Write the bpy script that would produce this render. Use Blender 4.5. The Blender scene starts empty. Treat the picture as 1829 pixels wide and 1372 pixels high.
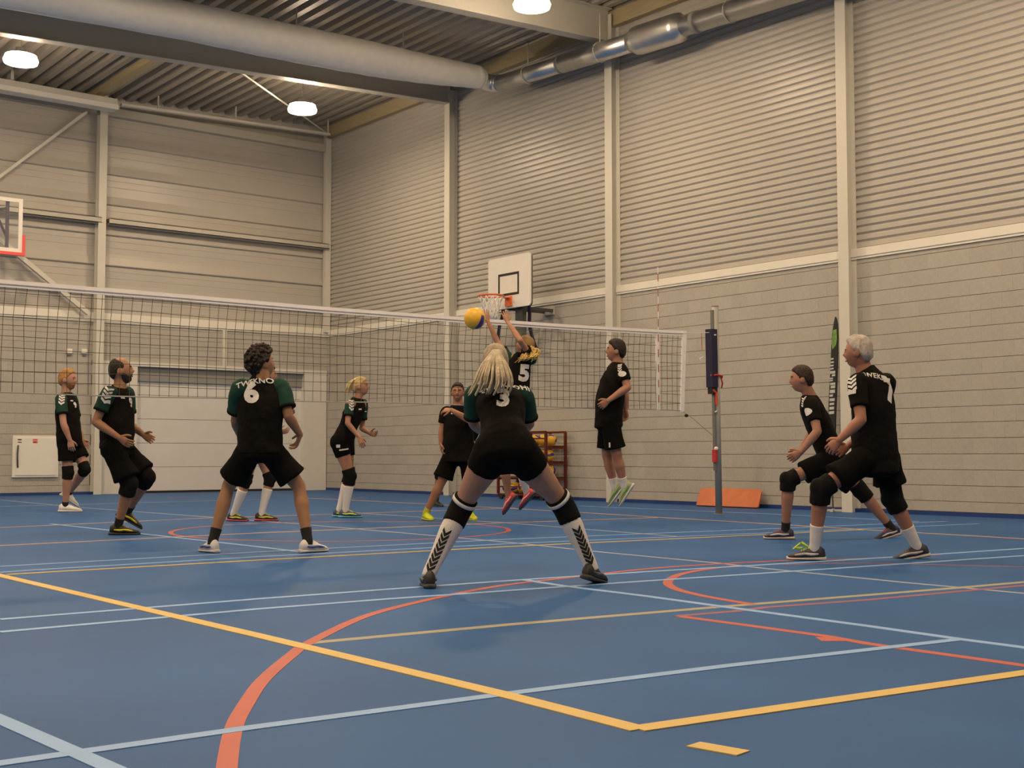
import bpy, bmesh, math, random
import numpy as np
from mathutils import Vector, Matrix, noise
from mathutils.bvhtree import BVHTree

random.seed(7)
SC = bpy.context.scene
COL = SC.collection

# ------------------------------------------------------------------ camera
CP = np.array([-7.1261, -11.8526, 0.8003])
FW = np.array([0.61717594, 0.78476684, 0.05687592])
RT = np.array([0.786045755, -0.618168291, -0.000185549])
UP = np.array([-0.03501328, -0.04482159, 0.99838124])
FPX = 2257.7
cam_d = bpy.data.cameras.new('camera')
cam_d.sensor_width = 36.0
cam_d.lens = FPX / 1829.0 * 36.0
cam_d.clip_end = 200
cam = bpy.data.objects.new('camera', cam_d)
COL.objects.link(cam)
cam.matrix_world = Matrix(((RT[0], UP[0], -FW[0], CP[0]), (RT[1], UP[1], -FW[1], CP[1]), (RT[2], UP[2], -FW[2], CP[2]), (0, 0, 0, 1)))
SC.camera = cam

# ------------------------------------------------------------------ world, exposure
SC.view_settings.view_transform = 'Standard'
SC.view_settings.look = 'None'
SC.view_settings.gamma = 1.0
SC.view_settings.use_curve_mapping = False
SC.view_settings.exposure = -0.45
wd = bpy.data.worlds.new('world')
SC.world = wd
wd.use_nodes = True
wd.node_tree.nodes['Background'].inputs[0].default_value = (0.02, 0.018, 0.015, 1)
wd.node_tree.nodes['Background'].inputs[1].default_value = 1.0
LAMP_W = 225.0
LAMP_COL = (1.0, 0.74, 0.455)
LAMP_Z = 7.55
SC.cycles.max_bounces = 6
SC.cycles.diffuse_bounces = 4
SC.cycles.glossy_bounces = 3
SC.cycles.sample_clamp_indirect = 4.0


# ------------------------------------------------------------------ pixel rays (photo pixel -> point of the hall)
def ray(p):
    return FW + (p[0] - 914.5) / FPX * RT - (p[1] - 686.0) / FPX * UP


def at_floor(p, z=0.0):
    v = ray(p)
    return CP + (z - CP[2]) / v[2] * v


def at_x(p, x):
    v = ray(p)
    return CP + (x - CP[0]) / v[0] * v


def at_y(p, y):
    v = ray(p)
    return CP + (y - CP[1]) / v[1] * v


def at_d(p, d):
    return CP + d * ray(p)


def nrm(v):
    v = np.asarray(v, float)
    return v / (np.linalg.norm(v) + 1e-12)


# ------------------------------------------------------------------ materials
def mat(name, col, rough=0.6, metal=0.0, var=0.0, vscale=6.0, bump=0.0, bscale=40.0, spec=0.5, emit=0.0, emcol=None, alpha=1.0, trans=0.0, rnd=0.0, stretch=None):
    m = bpy.data.materials.new(name)
    m.use_nodes = True
    nt = m.node_tree
    b = nt.nodes['Principled BSDF']
    b.inputs['Base Color'].default_value = (*col, 1)
    b.inputs['Roughness'].default_value = rough
    b.inputs['Metallic'].default_value = metal
    b.inputs['Specular IOR Level'].default_value = spec
    if trans:
        b.inputs['Transmission Weight'].default_value = trans
    b.inputs['Alpha'].default_value = alpha
    if emit:
        b.inputs['Emission Color'].default_value = (*(emcol or col), 1)
        b.inputs['Emission Strength'].default_value = emit
    tc = nt.nodes.new('ShaderNodeTexCoord')
    src = tc.outputs['Object']
    if stretch:
        mp = nt.nodes.new('ShaderNodeMapping')
        mp.inputs['Scale'].default_value = stretch
        nt.links.new(src, mp.inputs[0])
        src = mp.outputs[0]
    fac = None
    if var > 0:
        n = nt.nodes.new('ShaderNodeTexNoise')
        n.inputs['Scale'].default_value = vscale
        n.inputs['Detail'].default_value = 5
        nt.links.new(src, n.inputs['Vector'])
        fac = n.outputs[0]
    if rnd > 0:
        oi = nt.nodes.new('ShaderNodeObjectInfo')
        gi = nt.nodes.new('ShaderNodeNewGeometry')
        ad = nt.nodes.new('ShaderNodeMath')
        ad.operation = 'ADD'
        nt.links.new(oi.outputs['Random'], ad.inputs[0])
        nt.links.new(gi.outputs['Random Per Island'], ad.inputs[1])
        fr = nt.nodes.new('ShaderNodeMath')
        fr.operation = 'FRACT'
        nt.links.new(ad.outputs[0], fr.inputs[0])
    if var > 0 or rnd > 0:
        hsv = nt.nodes.new('ShaderNodeHueSaturation')
        hsv.inputs['Color'].default_value = (*col, 1)
        last = None
        if var > 0:
            mr = nt.nodes.new('ShaderNodeMapRange')
            mr.inputs['From Min'].default_value = 0.3
            mr.inputs['From Max'].default_value = 0.7
            mr.inputs['To Min'].default_value = 1 - var
            mr.inputs['To Max'].default_value = 1 + var
            nt.links.new(fac, mr.inputs['Value'])
            last = mr.outputs[0]
        if rnd > 0:
            m2 = nt.nodes.new('ShaderNodeMapRange')
            m2.inputs['To Min'].default_value = 1 - rnd
            m2.inputs['To Max'].default_value = 1 + rnd
            nt.links.new(fr.outputs[0], m2.inputs['Value'])
            if last is not None:
                mu = nt.nodes.new('ShaderNodeMath')
                mu.operation = 'MULTIPLY'
                nt.links.new(last, mu.inputs[0])
                nt.links.new(m2.outputs[0], mu.inputs[1])
                last = mu.outputs[0]
            else:
                last = m2.outputs[0]
        nt.links.new(last, hsv.inputs['Value'])
        nt.links.new(hsv.outputs[0], b.inputs['Base Color'])
    if bump > 0:
        n2 = nt.nodes.new('ShaderNodeTexNoise')
        n2.inputs['Scale'].default_value = bscale
        n2.inputs['Detail'].default_value = 4
        nt.links.new(src, n2.inputs['Vector'])
        bp = nt.nodes.new('ShaderNodeBump')
        bp.inputs['Strength'].default_value = bump
        bp.inputs['Distance'].default_value = 0.02
        nt.links.new(n2.outputs[0], bp.inputs['Height'])
        nt.links.new(bp.outputs[0], b.inputs['Normal'])
    return m


M = {}
M['floor'] = mat('floor_blue', (0.030, 0.110, 0.315), 0.5, var=0.10, vscale=0.9, bump=0.04, bscale=260, spec=0.12)
M['yellow'] = mat('line_yellow', (0.68, 0.48, 0.16), 0.5, var=0.05)
M['tan'] = mat('line_tan', (0.36, 0.33, 0.24), 0.5, var=0.05)
M['orange'] = mat('line_orange', (0.62, 0.38, 0.24), 0.5, var=0.05)
M['pale'] = mat('line_pale', (0.34, 0.37, 0.45), 0.5)
M['lblue'] = mat('line_lightblue', (0.25, 0.43, 0.78), 0.5, var=0.05)
M['red'] = mat('line_red', (0.50, 0.10, 0.075), 0.5, var=0.06)
M['fred'] = mat('line_faded_red', (0.28, 0.10, 0.17), 0.5, var=0.06)
M['block'] = mat('concrete_block', (0.475, 0.45, 0.41), 0.9, var=0.05, vscale=30, bump=0.5, bscale=160, spec=0.2, rnd=0.035)
M['mortar'] = mat('mortar', (0.16, 0.145, 0.125), 0.95, var=0.1, vscale=20)
M['clad'] = mat('cladding', (0.465, 0.44, 0.405), 0.38, var=0.02, vscale=1.5, spec=0.5)
M['deck'] = mat('roof_deck', (0.35, 0.315, 0.265), 0.45, var=0.03, vscale=1.2)
M['steel'] = mat('painted_steel', (0.64, 0.62, 0.56), 0.45, var=0.02, vscale=2)
M['steel2'] = mat('beam_steel', (0.50, 0.48, 0.43), 0.5, var=0.03, vscale=2)
M['sill'] = mat('sill_steel', (0.78, 0.75, 0.68), 0.5, var=0.02)
M['door'] = mat('door_panel', (0.68, 0.67, 0.66), 0.55, var=0.02, vscale=3)
M['frame'] = mat('door_frame', (0.68, 0.66, 0.62), 0.5, var=0.02)
M['plain'] = mat('plain_wall', (0.42, 0.40, 0.37), 0.9, var=0.05)
M['skirt'] = mat('skirting_blue', (0.015, 0.045, 0.21), 0.45, var=0.05)
M['galv'] = mat('galvanised', (0.72, 0.72, 0.72), 0.36, metal=1.0, var=0.06, vscale=5, bump=0.05, bscale=12)
M['fabric_duct'] = mat('textile_duct', (0.88, 0.85, 0.80), 0.85, var=0.03, bump=0.25, bscale=6)
M['white'] = mat('white_paint', (0.80, 0.78, 0.74), 0.45, var=0.02)
M['offwhite'] = mat('white_plastic', (0.82, 0.79, 0.73), 0.4, var=0.02)
M['black'] = mat('black_rubber', (0.015, 0.014, 0.013), 0.7)
M['darkgrey'] = mat('dark_grey', (0.07, 0.065, 0.06), 0.6)
M['grey'] = mat('mid_grey', (0.26, 0.26, 0.25), 0.5)
M['redpad'] = mat('red_padding', (0.82, 0.10, 0.09), 0.5, var=0.04)
M['orangerim'] = mat('orange_rim', (0.75, 0.16, 0.04), 0.4)
M['purple'] = mat('dark_purple_tube', (0.022, 0.012, 0.07), 0.4)
M['navy'] = mat('navy_pad', (0.012, 0.010, 0.045), 0.6, var=0.1)
M['redstrap'] = mat('red_strap', (0.55, 0.03, 0.04), 0.6)
M['rack'] = mat('rack_dark_red', (0.10, 0.012, 0.008), 0.45, var=0.05)
M['board'] = mat('orange_board', (0.50, 0.125, 0.035), 0.45, var=0.12, vscale=5)
M['cord'] = mat('net_cord', (0.075, 0.07, 0.062), 0.8)
M['bottomcord'] = mat('net_bottom_cord', (0.34, 0.32, 0.30), 0.8)
M['tape'] = mat('net_tape', (0.82, 0.80, 0.82), 0.7, var=0.03)
M['glass'] = mat('board_glass', (0.90, 0.93, 0.93), 0.05, alpha=0.05, spec=0.6)
M['netwhite'] = mat('white_cord', (0.8, 0.78, 0.75), 0.8)
M['glow'] = mat('lamp_refractor', (1, 1, 1), 0.5, emit=250.0, emcol=(1.0, 0.76, 0.50))
M['lamp'] = mat('lamp_lens', (1, 1, 1), 0.5, emit=30.0, emcol=(1.0, 0.84, 0.66))
M['bally'] = mat('ball_yellow', (0.78, 0.44, 0.03), 0.45, var=0.05)
M['ballb'] = mat('ball_blue', (0.05, 0.03, 0.22), 0.45, var=0.05)
M['flagblack'] = mat('flag_black', (0.012, 0.014, 0.012), 0.6)
M['flaggreen'] = mat('flag_green', (0.16, 0.32, 0.06), 0.6, var=0.3, vscale=14)
M['flagwhite'] = mat('flag_white', (0.55, 0.55, 0.50), 0.6)
M['timber'] = mat('timber_purlin', (0.40, 0.33, 0.20), 0.7, var=0.1, stretch=(6, 0.4, 6))


# ------------------------------------------------------------------ mesh builder
def frames(pts):
    pts = [np.asarray(p, float) for p in pts]
    n = len(pts)
    tans = []
    for i in range(n):
        a = pts[max(i - 1, 0)]
        b = pts[min(i + 1, n - 1)]
        tans.append(nrm(b - a))
    t0 = tans[0]
    ref = np.array([0, 0, 1.0]) if abs(t0[2]) < 0.9 else np.array([1.0, 0, 0])
    u = nrm(np.cross(ref, t0))
    out = []
    for t in tans:
        u = nrm(u - t * (u @ t))
        out.append((t, u, np.cross(t, u)))
    return out


def catmull(pts, vals, k=4):
    pts = [np.asarray(p, float) for p in pts]
    vals = [np.atleast_1d(np.asarray(v, float)) for v in vals]
    P, V = [], []
    n = len(pts)
    for i in range(n - 1):
        p0, p1, p2, p3 = pts[max(i - 1, 0)], pts[i], pts[i + 1], pts[min(i + 2, n - 1)]
        for j in range(k):
            t = j / k
            P.append(0.5 * (2 * p1 + (p2 - p0) * t + (2 * p0 - 5 * p1 + 4 * p2 - p3) * t * t + (3 * p1 - p0 - 3 * p2 + p3) * t ** 3))
            V.append(vals[i] * (1 - t) + vals[i + 1] * t)
    P.append(pts[-1])
    V.append(vals[-1])
    return P, V


class MB:
    def __init__(self):
        self.v, self.f, self.mi = [], [], []
        self.cur = 0

    def _add(self, vs, fs):
        o = len(self.v)
        self.v.extend([tuple(map(float, x)) for x in vs])
        self.f.extend([tuple(i + o for i in f) for f in fs])
        self.mi.extend([self.cur] * len(fs))
        return self

    def box(self, lo, hi):
        x0, y0, z0 = lo
        x1, y1, z1 = hi
        return self._add([(x0, y0, z0), (x1, y0, z0), (x1, y1, z0), (x0, y1, z0), (x0, y0, z1), (x1, y0, z1), (x1, y1, z1), (x0, y1, z1)],
                         [(0, 3, 2, 1), (4, 5, 6, 7), (0, 1, 5, 4), (1, 2, 6, 5), (2, 3, 7, 6), (3, 0, 4, 7)])

    def obox(self, c, ax, half):
        c = np.asarray(c, float)
        a, b, d = [np.asarray(x, float) * h for x, h in zip(ax, half)]
        vs = [c - a - b - d, c + a - b - d, c + a + b - d, c - a + b - d, c - a - b + d, c + a - b + d, c + a + b + d, c - a + b + d]
        return self._add(vs, [(0, 3, 2, 1), (4, 5, 6, 7), (0, 1, 5, 4), (1, 2, 6, 5), (2, 3, 7, 6), (3, 0, 4, 7)])

    def beam(self, a, b, w, h, up=(0, 0, 1)):
        a, b = np.asarray(a, float), np.asarray(b, float)
        t = nrm(b - a)
        s = nrm(np.cross(t, up))
        u = np.cross(s, t)
        return self.obox((a + b) / 2, (t, s, u), (np.linalg.norm(b - a) / 2, w / 2, h / 2))

    def rings(self, rings, cap=True, closed=False):
        n = len(rings[0])
        vs = [p for r in rings for p in r]
        fs = []
        m = len(rings)
        for i in range(m if closed else m - 1):
            i2 = (i + 1) % m
            for j in range(n):
                fs.append((i * n + j, i * n + (j + 1) % n, i2 * n + (j + 1) % n, i2 * n + j))
        if cap and not closed:
            fs.append(tuple(range(n - 1, -1, -1)))
            fs.append(tuple((m - 1) * n + j for j in range(n)))
        return self._add(vs, fs)

    def tube(self, pts, rad, n=8, closed=False, cap=True):
        if np.isscalar(rad):
            rad = [rad] * len(pts)
        fr = frames(pts)
        if closed:
            P = [np.asarray(p, float) for p in pts]
            fr = []
            for i in range(len(P)):
                t = nrm(P[(i + 1) % len(P)] - P[i - 1])
                ref = np.array([0, 0, 1.0])
                if abs(t[2]) > 0.95:
                    ref = np.array([1.0, 0, 0])
                u = nrm(np.cross(ref, t))
                fr.append((t, u, np.cross(t, u)))
        rs = []
        for p, r, (t, u, w) in zip(pts, rad, fr):
            rs.append([np.asarray(p) + r * (math.cos(2 * math.pi * k / n) * u + math.sin(2 * math.pi * k / n) * w) for k in range(n)])
        return self.rings(rs, cap, closed)

    def chain(self, pts, rad, n=14, k=4, round_ends=True):
        """rounded, smoothly tapering limb"""
        P, V = catmull(pts, rad, k)
        R = [float(v[0]) for v in V]
        if round_ends:
            t0, t1 = nrm(P[0] - P[1]), nrm(P[-1] - P[-2])
            a, ra, b, rb = P[0], R[0], P[-1], R[-1]
            P = [a + t0 * ra * 0.98, a + t0 * ra * 0.8, a + t0 * ra * 0.45] + P + [b + t1 * rb * 0.45, b + t1 * rb * 0.8, b + t1 * rb * 0.98]
            R = [ra * 0.18, ra * 0.6, ra * 0.89] + R + [rb * 0.89, rb * 0.6, rb * 0.18]
        return self.tube(P, R, n)

    def ell(self, pts, ab, sides, n=24, k=4, p=2.3):
        """lofted trunk: elliptical sections; sides = direction of each section's half width a"""
        P, V = catmull(pts, [list(x) + list(s) for x, s in zip(ab, sides)], k)
        rs = []
        for i, (q, v) in enumerate(zip(P, V)):
            t = nrm(P[min(i + 1, len(P) - 1)] - P[max(i - 1, 0)])
            s = nrm(v[2:5] - t * (v[2:5] @ t))
            d = np.cross(t, s)
            r = []
            for j in range(n):
                c, sn = math.cos(2 * math.pi * j / n), math.sin(2 * math.pi * j / n)
                e = (abs(c) ** p + abs(sn) ** p) ** (-1 / p)
                r.append(q + v[0] * c * e * s + v[1] * sn * e * d)
            rs.append(r)
        return self.rings(rs)

    def ball(self, c, r, n=16, m=10, ax=None):
        r = (r, r, r) if np.isscalar(r) else r
        ax = ax if ax is not None else np.eye(3)
        c = np.asarray(c, float)
        vs = [c + r[2] * np.asarray(ax[2])]
        for i in range(1, m):
            th = math.pi * i / m
            for j in range(n):
                ph = 2 * math.pi * j / n
                vs.append(c + r[0] * math.sin(th) * math.cos(ph) * np.asarray(ax[0]) + r[1] * math.sin(th) * math.sin(ph) * np.asarray(ax[1]) + r[2] * math.cos(th) * np.asarray(ax[2]))
        vs.append(c - r[2] * np.asarray(ax[2]))
        fs = [(0, 1 + j, 1 + (j + 1) % n) for j in range(n)]
        for i in range(m - 2):
            a = 1 + i * n
            fs += [(a + j, a + n + j, a + n + (j + 1) % n, a + (j + 1) % n) for j in range(n)]
        a = 1 + (m - 2) * n
        fs += [(a + j, len(vs) - 1, a + (j + 1) % n) for j in range(n)]
        return self._add(vs, fs)

    def cyl(self, a, b, r, n=20, r2=None):
        return self.tube([a, b], [r, r if r2 is None else r2], n)

    def prism(self, poly, o, u, v, w):
        """polygon poly (2D) in plane o,u,v extruded by vector w"""
        o, u, v, w = [np.asarray(x, float) for x in (o, u, v, w)]
        a = [o + p[0] * u + p[1] * v for p in poly]
        b = [x + w for x in a]
        n = len(a)
        fs = [tuple(range(n - 1, -1, -1)), tuple(range(n, 2 * n))] + [(i, (i + 1) % n, n + (i + 1) % n, n + i) for i in range(n)]
        return self._add(a + b, fs)

    def mesh(self, name, origin=(0, 0, 0)):
        me = bpy.data.meshes.new(name)
        V = np.array(self.v, float) - np.asarray(origin, float)
        me.from_pydata(V.tolist(), [], self.f)
        bm = bmesh.new()
        bm.from_mesh(me)
        bmesh.ops.recalc_face_normals(bm, faces=bm.faces)
        bm.to_mesh(me)
        bm.free()
        return me

    def build(self, name, m, parent=None, smooth=False, origin=None):
        if origin is None:
            origin = ORG.get(parent.name, (0, 0, 0)) if parent is not None else (0, 0, 0)
        me = self.mesh(name, origin)
        ms = m if isinstance(m, (list, tuple)) else [m]
        for x in ms:
            me.materials.append(x)
        if len(ms) > 1:
            me.polygons.foreach_set('material_index', self.mi)
        if smooth:
            me.polygons.foreach_set('use_smooth', [True] * len(me.polygons))
        return link(name, me, parent, origin)


ORG = {}


def link(name, me, parent=None, origin=(0, 0, 0)):
    o = bpy.data.objects.new(name, me)
    COL.objects.link(o)
    if parent is not None:
        o.parent = parent
        ORG[o.name] = ORG.get(parent.name, (0, 0, 0))
    else:
        o.location = tuple(float(x) for x in origin)
        ORG[o.name] = tuple(origin)
    return o


def thing(name, loc, label, cat, group=None):
    o = bpy.data.objects.new(name, None)
    o.empty_display_size = 0.1
    COL.objects.link(o)
    o.location = tuple(float(x) for x in loc)
    ORG[o.name] = tuple(float(x) for x in loc)
    o['label'] = label
    o['category'] = cat
    if group:
        o['group'] = group
    return o


def tag(o, label, cat, group=None):
    o['label'] = label
    o['category'] = cat
    if group:
        o['group'] = group
    return o


def struct(o):
    o['kind'] = 'structure'
    return o


# ------------------------------------------------------------------ the hall: floor and its painted lines
XW, YE = 7.98, 14.489          # right wall and end wall faces
X0, Y0 = -15.0, -17.0          # the other two walls, out of view
ZR = 3.63                      # top of the block work


def roof_z(x):
    return 8.70 - 0.045 * (8.0 - x)


floor = struct(MB().box((X0, Y0, -0.2), (XW + 0.3, YE + 0.3, 0)).build('floor', M['floor']))


def smooth_poly(pts, k=6):
    P, _ = catmull(pts, [0] * len(pts), k)
    return P


LINE_Z = [0.0006]


def court_line(pts, w, m, curve=False, name='court_line'):
    pts = [at_floor(p)[:2] if len(p) == 2 else np.array(p[:2]) for p in pts]
    if curve:
        pts = [q[:2] for q in smooth_poly([(p[0], p[1], 0) for p in pts])]
    LINE_Z[0] += 0.00012
    z = LINE_Z[0]
    mb = MB()
    L, Rr = [], []
    n = len(pts)
    for i, p in enumerate(pts):
        a, b = pts[max(i - 1, 0)], pts[min(i + 1, n - 1)]
        t = (b - a) / np.linalg.norm(b - a)
        s = np.array([-t[1], t[0]])
        L.append((*(p + s * w / 2), z))
        Rr.append((*(p - s * w / 2), z))
    vs = L + Rr + [(x, y, 0.0) for x, y, _ in L] + [(x, y, 0.0) for x, y, _ in Rr]
    fs = []
    for i in range(n - 1):
        fs += [(i, i + 1, n + i + 1, n + i), (i, 2 * n + i, 2 * n + i + 1, i + 1), (n + i, n + i + 1, 3 * n + i + 1, 3 * n + i)]
    fs += [(0, n, 3 * n, 2 * n), (n - 1, 3 * n - 1, 4 * n - 1, 2 * n - 1)]
    mb._add(vs, fs)
    return mb.build(name, m, floor)


def W(x, y):
    return (x, y, 0.0)


# faded / lower lines first, the brighter ones over them
court_line([(0, 893), (143, 906.5), (377, 924), (510, 934), (774, 956.8), (920, 970), (1061, 985), (1282, 1006), (1370, 1016), (1620, 1041), (1829, 1060), (2000, 1077)], 0.05, M['pale'])
court_line([(550, 1149), (914, 1115.5), (1300, 1083), (1714, 1050), (1829, 1040), (2000, 1025)], 0.07, M['tan'])
court_line([(1209, 1100.6), (1314, 1092), (1369, 1085), (1550, 1071.7), (1829, 1046), (2000, 1031)], 0.06, M['fred'])
court_line([(1213, 1101), (1325, 1116), (1478, 1137), (1550, 1150), (1829, 1189), (2000, 1214)], 0.06, M['red'])
court_line([(1462, 1142), (1505, 1142)], 0.12, M['red'])
court_line([(1400, 1009), (1520, 1006), (1630, 1008), (1829, 1013)], 0.05, M['fred'], True)
court_line([(1316, 1011), (1259, 1017.5), (1215.6, 1026), (1196, 1036), (1193.7, 1044), (1211, 1053.6), (1248, 1063), (1290, 1071), (1345, 1080)], 0.06, M['red'], True)
cc = at_floor((612, 947))[:2]
court_line([W(cc[0] + 1.8 * math.cos(a), cc[1] + 1.8 * math.sin(a)) for a in np.linspace(0, 2 * math.pi, 49)], 0.05, M['red'])
court_line([(400, 1450), (405, 1372), (417, 1303), (437, 1262), (470, 1215), (520, 1171), (555, 1147), (650, 1102), (750, 1075), (850, 1054), (921, 1043), (1044, 1029), (1150, 1017), (1259, 1009), (1412, 1001)], 0.055, M['red'], True)
court_line([(1412, 1001), (1570, 997), (1680, 991)], 0.05, M['fred'], True)
court_line([(600, 893), (650, 889)], 0.08, M['fred'])
court_line([(300, 890), (345, 888)], 0.08, M['fred'])
# badminton and handball lines in light blue
court_line([(0, 1106.9), (460, 1070.4), (700, 1052.6), (934, 1036), (1150, 1022), (1370, 1009), (1620, 994), (1829, 980), (2000, 969)], 0.06, M['lblue'])
court_line([(0, 1129.5), (460, 1088.5), (700, 1070), (1150, 1038.6), (1370, 1024), (1829, 993), (2000, 982)], 0.06, M['lblue'])
court_line([(0, 1012.2), (460, 986.5), (593, 979.5), (920, 963), (1370, 945), (1690, 931.5)], 0.05, M['lblue'])
court_line([(0, 1023), (55, 1019), (460, 995), (920, 971), (1370, 952.2), (1749, 935.8)], 0.05, M['lblue'])
court_line([(-200, 1396), (0, 1364.7), (460, 1299), (914, 1239), (1300, 1190), (1716, 1142.5)], 0.06, M['lblue'])
court_line([(934, 1036), (1005, 1047), (1150, 1065), (1281, 1083), (1550, 1119), (1714, 1142.5), (1829, 1157.5), (2000, 1181)], 0.06, M['lblue'])
court_line([(-150, 1222), (0, 1286), (198, 1373), (330, 1432)], 0.06, M['lblue'])
court_line([(90, 936), (251, 953.6), (460, 977), (543, 987)], 0.05, M['lblue'])
court_line([(616, 915), (920, 935.5), (1111, 951), (1207, 958.5)], 0.04, M['pale'])
court_line([(1036, 904), (1370, 918), (1640, 932)], 0.04, M['lblue'])
court_line([(0, 905), (480, 892)], 0.04, M['pale'])
# volleyball court in yellow
court_line([W(-4.6, 9.0), (-300, 960), (0, 1028.5), (460, 1135.8), (914.5, 1245), (1143, 1304)], 0.075, M['yellow'])
court_line([(1138, 1303), (1500, 1250.5), (1829, 1203), (2200, 1150)], 0.075, M['yellow'])
court_line([(1238, 1331), (1328, 1347)], 0.07, M['yellow'])
court_line([(12, 1027), (460, 1001.3), (910, 976.8), (1350, 956.2), (1545, 946.6)], 0.05, M['yellow'])
court_line([(2000, 973), (1829, 963), (1545, 946.6), (1370, 935.8), (1187, 925), (1026, 915), (920, 909), (656, 895), (548, 890)], 0.05, M['orange'])
court_line([(-200, 986), (0, 975.2), (460, 952.5), (910, 934), (1174, 924.8)], 0.05, M['orange'])
court_line([(0, 943), (377, 925.4), (498, 922), (920, 907.8)], 0.05, M['orange'])

# ------------------------------------------------------------------ walls
BH, BL = 0.2106, 0.31
ZJ = [0.055, 0.195] + [0.195 + BH * (k + 1) for k in range(16)] + [ZR]


def block_wall(parent, along0, along1, place, keep, parts_first, limit):
    """individual blocks in running bond; place(a0,a1,z0,z1)->box corners; the `limit` first become parts, the rest one stuff part"""
    bl = []
    for r in range(len(ZJ) - 1):
        z0, z1 = ZJ[r] + 0.0035, ZJ[r + 1] - 0.0035
        off = 0.5 * BL if r % 2 else 0.0
        k0 = math.floor((along0 - off) / BL)
        k1 = math.ceil((along1 - off) / BL)
        for k in range(k0, k1):
            a0, a1 = max(k * BL + off, along0) + 0.0009, min((k + 1) * BL + off, along1) - 0.0009
            if a1 - a0 < 0.03:
                continue
            for (b0, b1, c0, c1) in keep(a0, a1, z0, z1):
                bl.append((b0, b1, c0, c1))
    bl.sort(key=parts_first)
    cache = {}
    stuff = MB()
    for i, (a0, a1, z0, z1) in enumerate(bl):
        lo, hi = place(a0, a1, z0, z1)
        c = (np.array(lo) + np.array(hi)) / 2
        d = np.array(hi) - np.array(lo)
        if i < limit:
            key = tuple(np.round(d, 3))
            if key not in cache:
                cache[key] = MB().box(-d / 2, d / 2).mesh('block')
                cache[key].materials.append(M['block'])
            o = bpy.data.objects.new('block', cache[key])
            COL.objects.link(o)
            o.parent = parent
            o.location = tuple(c)
        else:
            stuff.box(lo, hi)
    if stuff.f:
        s = stuff.build('block_courses', M['block'], parent)
        s['kind'] = 'stuff'


wall_r = struct(MB().box((XW + 0.007, Y0, 0), (XW + 0.3, YE + 0.3, ZR)).box((XW + 0.06, Y0, ZR), (XW + 0.3, YE + 0.3, 9.2)).build('wall_right', M['mortar']))
block_wall(wall_r, Y0, YE, lambda a0, a1, z0, z1: ((XW, a0, z0), (XW + 0.1, a1, z1)), lambda a0, a1, z0, z1: [(a0, a1, z0, z1)],
           lambda b: (b[0] if b[0] > -3.7 else 100 - b[0]), 300)
DX0, DX1, DZ = 3.32, 7.36, 2.73   # sectional door


def keep_back(a0, a1, z0, z1):
    if a1 < 2.5:
        return [(a0, a1, z0, z1)]
    z0 = max(z0, DZ + 0.09)
    if z1 - z0 < 0.03:
        return []
    return [(a0, a1, z0, z1)]


wall_b = struct(MB().box((X0, YE + 0.007, 0), (2.5, YE + 0.3, ZR)).box((2.5, YE + 0.25, 0), (XW, YE + 0.3, DZ + 0.1)).box((2.5, YE + 0.007, DZ + 0.09), (XW + 0.1, YE + 0.3, ZR)).box((X0, YE + 0.09, ZR), (XW + 0.3, YE + 0.3, 9.2)).build('wall_back', M['mortar']))
block_wall(wall_b, X0, XW, lambda a0, a1, z0, z1: ((a0, YE, z0), (a1, YE + 0.1, z1)), keep_back, lambda b: (b[0] if b[0] > -0.4 else 100 - b[0]), 300)
struct(MB().box((X0 - 0.3, Y0, 0), (X0, YE + 0.3, 9.2)).build('wall_left', M['plain']))
struct(MB().box((X0 - 0.3, Y0 - 0.3, 0), (XW + 0.3, Y0, 9.2)).build('wall_front', M['plain']))

# skirting
struct(MB().box((XW - 0.015, Y0, 0), (XW + 0.01, YE, 0.052)).build('baseboard_right', M['skirt']))
struct(MB().box((X0, YE - 0.015, 0), (2.5, YE + 0.01, 0.055)).build('baseboard_back', M['skirt']))

# ribbed cladding above the block work on the right wall, one sheet per bay
COLY = [at_x((798.5, 400), 7.8)[1], at_x((1087.5, 400), 7.8)[1], at_x((1506, 400), 7.8)[1]]
bay = COLY[1] - COLY[2]
COLY += [COLY[2] - bay, COLY[2] - 2 * bay, COLY[2] - 3 * bay]


def ribbed_sheet(y0, y1):
    z, pr = ZR + 0.14, []
    P = 0.107
    while z < 8.75:
        pr += [(0.028, z), (0.028, z + 0.010), (0.0, z + 0.036), (0.0, z + 0.088)]
        z += P
    pr.append((0.035, z))
    mb = MB()
    n = len(pr)
    vs = [(XW + 0.012 + d, y0, zz) for d, zz in pr] + [(XW + 0.012 + d, y1, zz) for d, zz in pr]
    mb._add(vs, [(i, i + 1, n + i + 1, n + i) for i in range(n - 1)])
    return mb.build('cladding_sheet', M['clad'], wall_r)


ys = [YE] + COLY + [Y0]
for a, b in zip(ys[1:], ys[:-1]):
    ribbed_sheet(a, b)
# sill channel between block work and cladding
for i, (a, b) in enumerate(zip(ys[1:], ys[:-1])):
    struct(MB().box((XW - 0.035, a + 0.01, ZR + 0.035), (XW + 0.05, b - 0.01, ZR + 0.155)).box((XW - 0.022, a + 0.01, ZR), (XW + 0.05, b - 0.01, ZR + 0.035)).build('trim_%d' % (i + 1), M['sill']))

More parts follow.
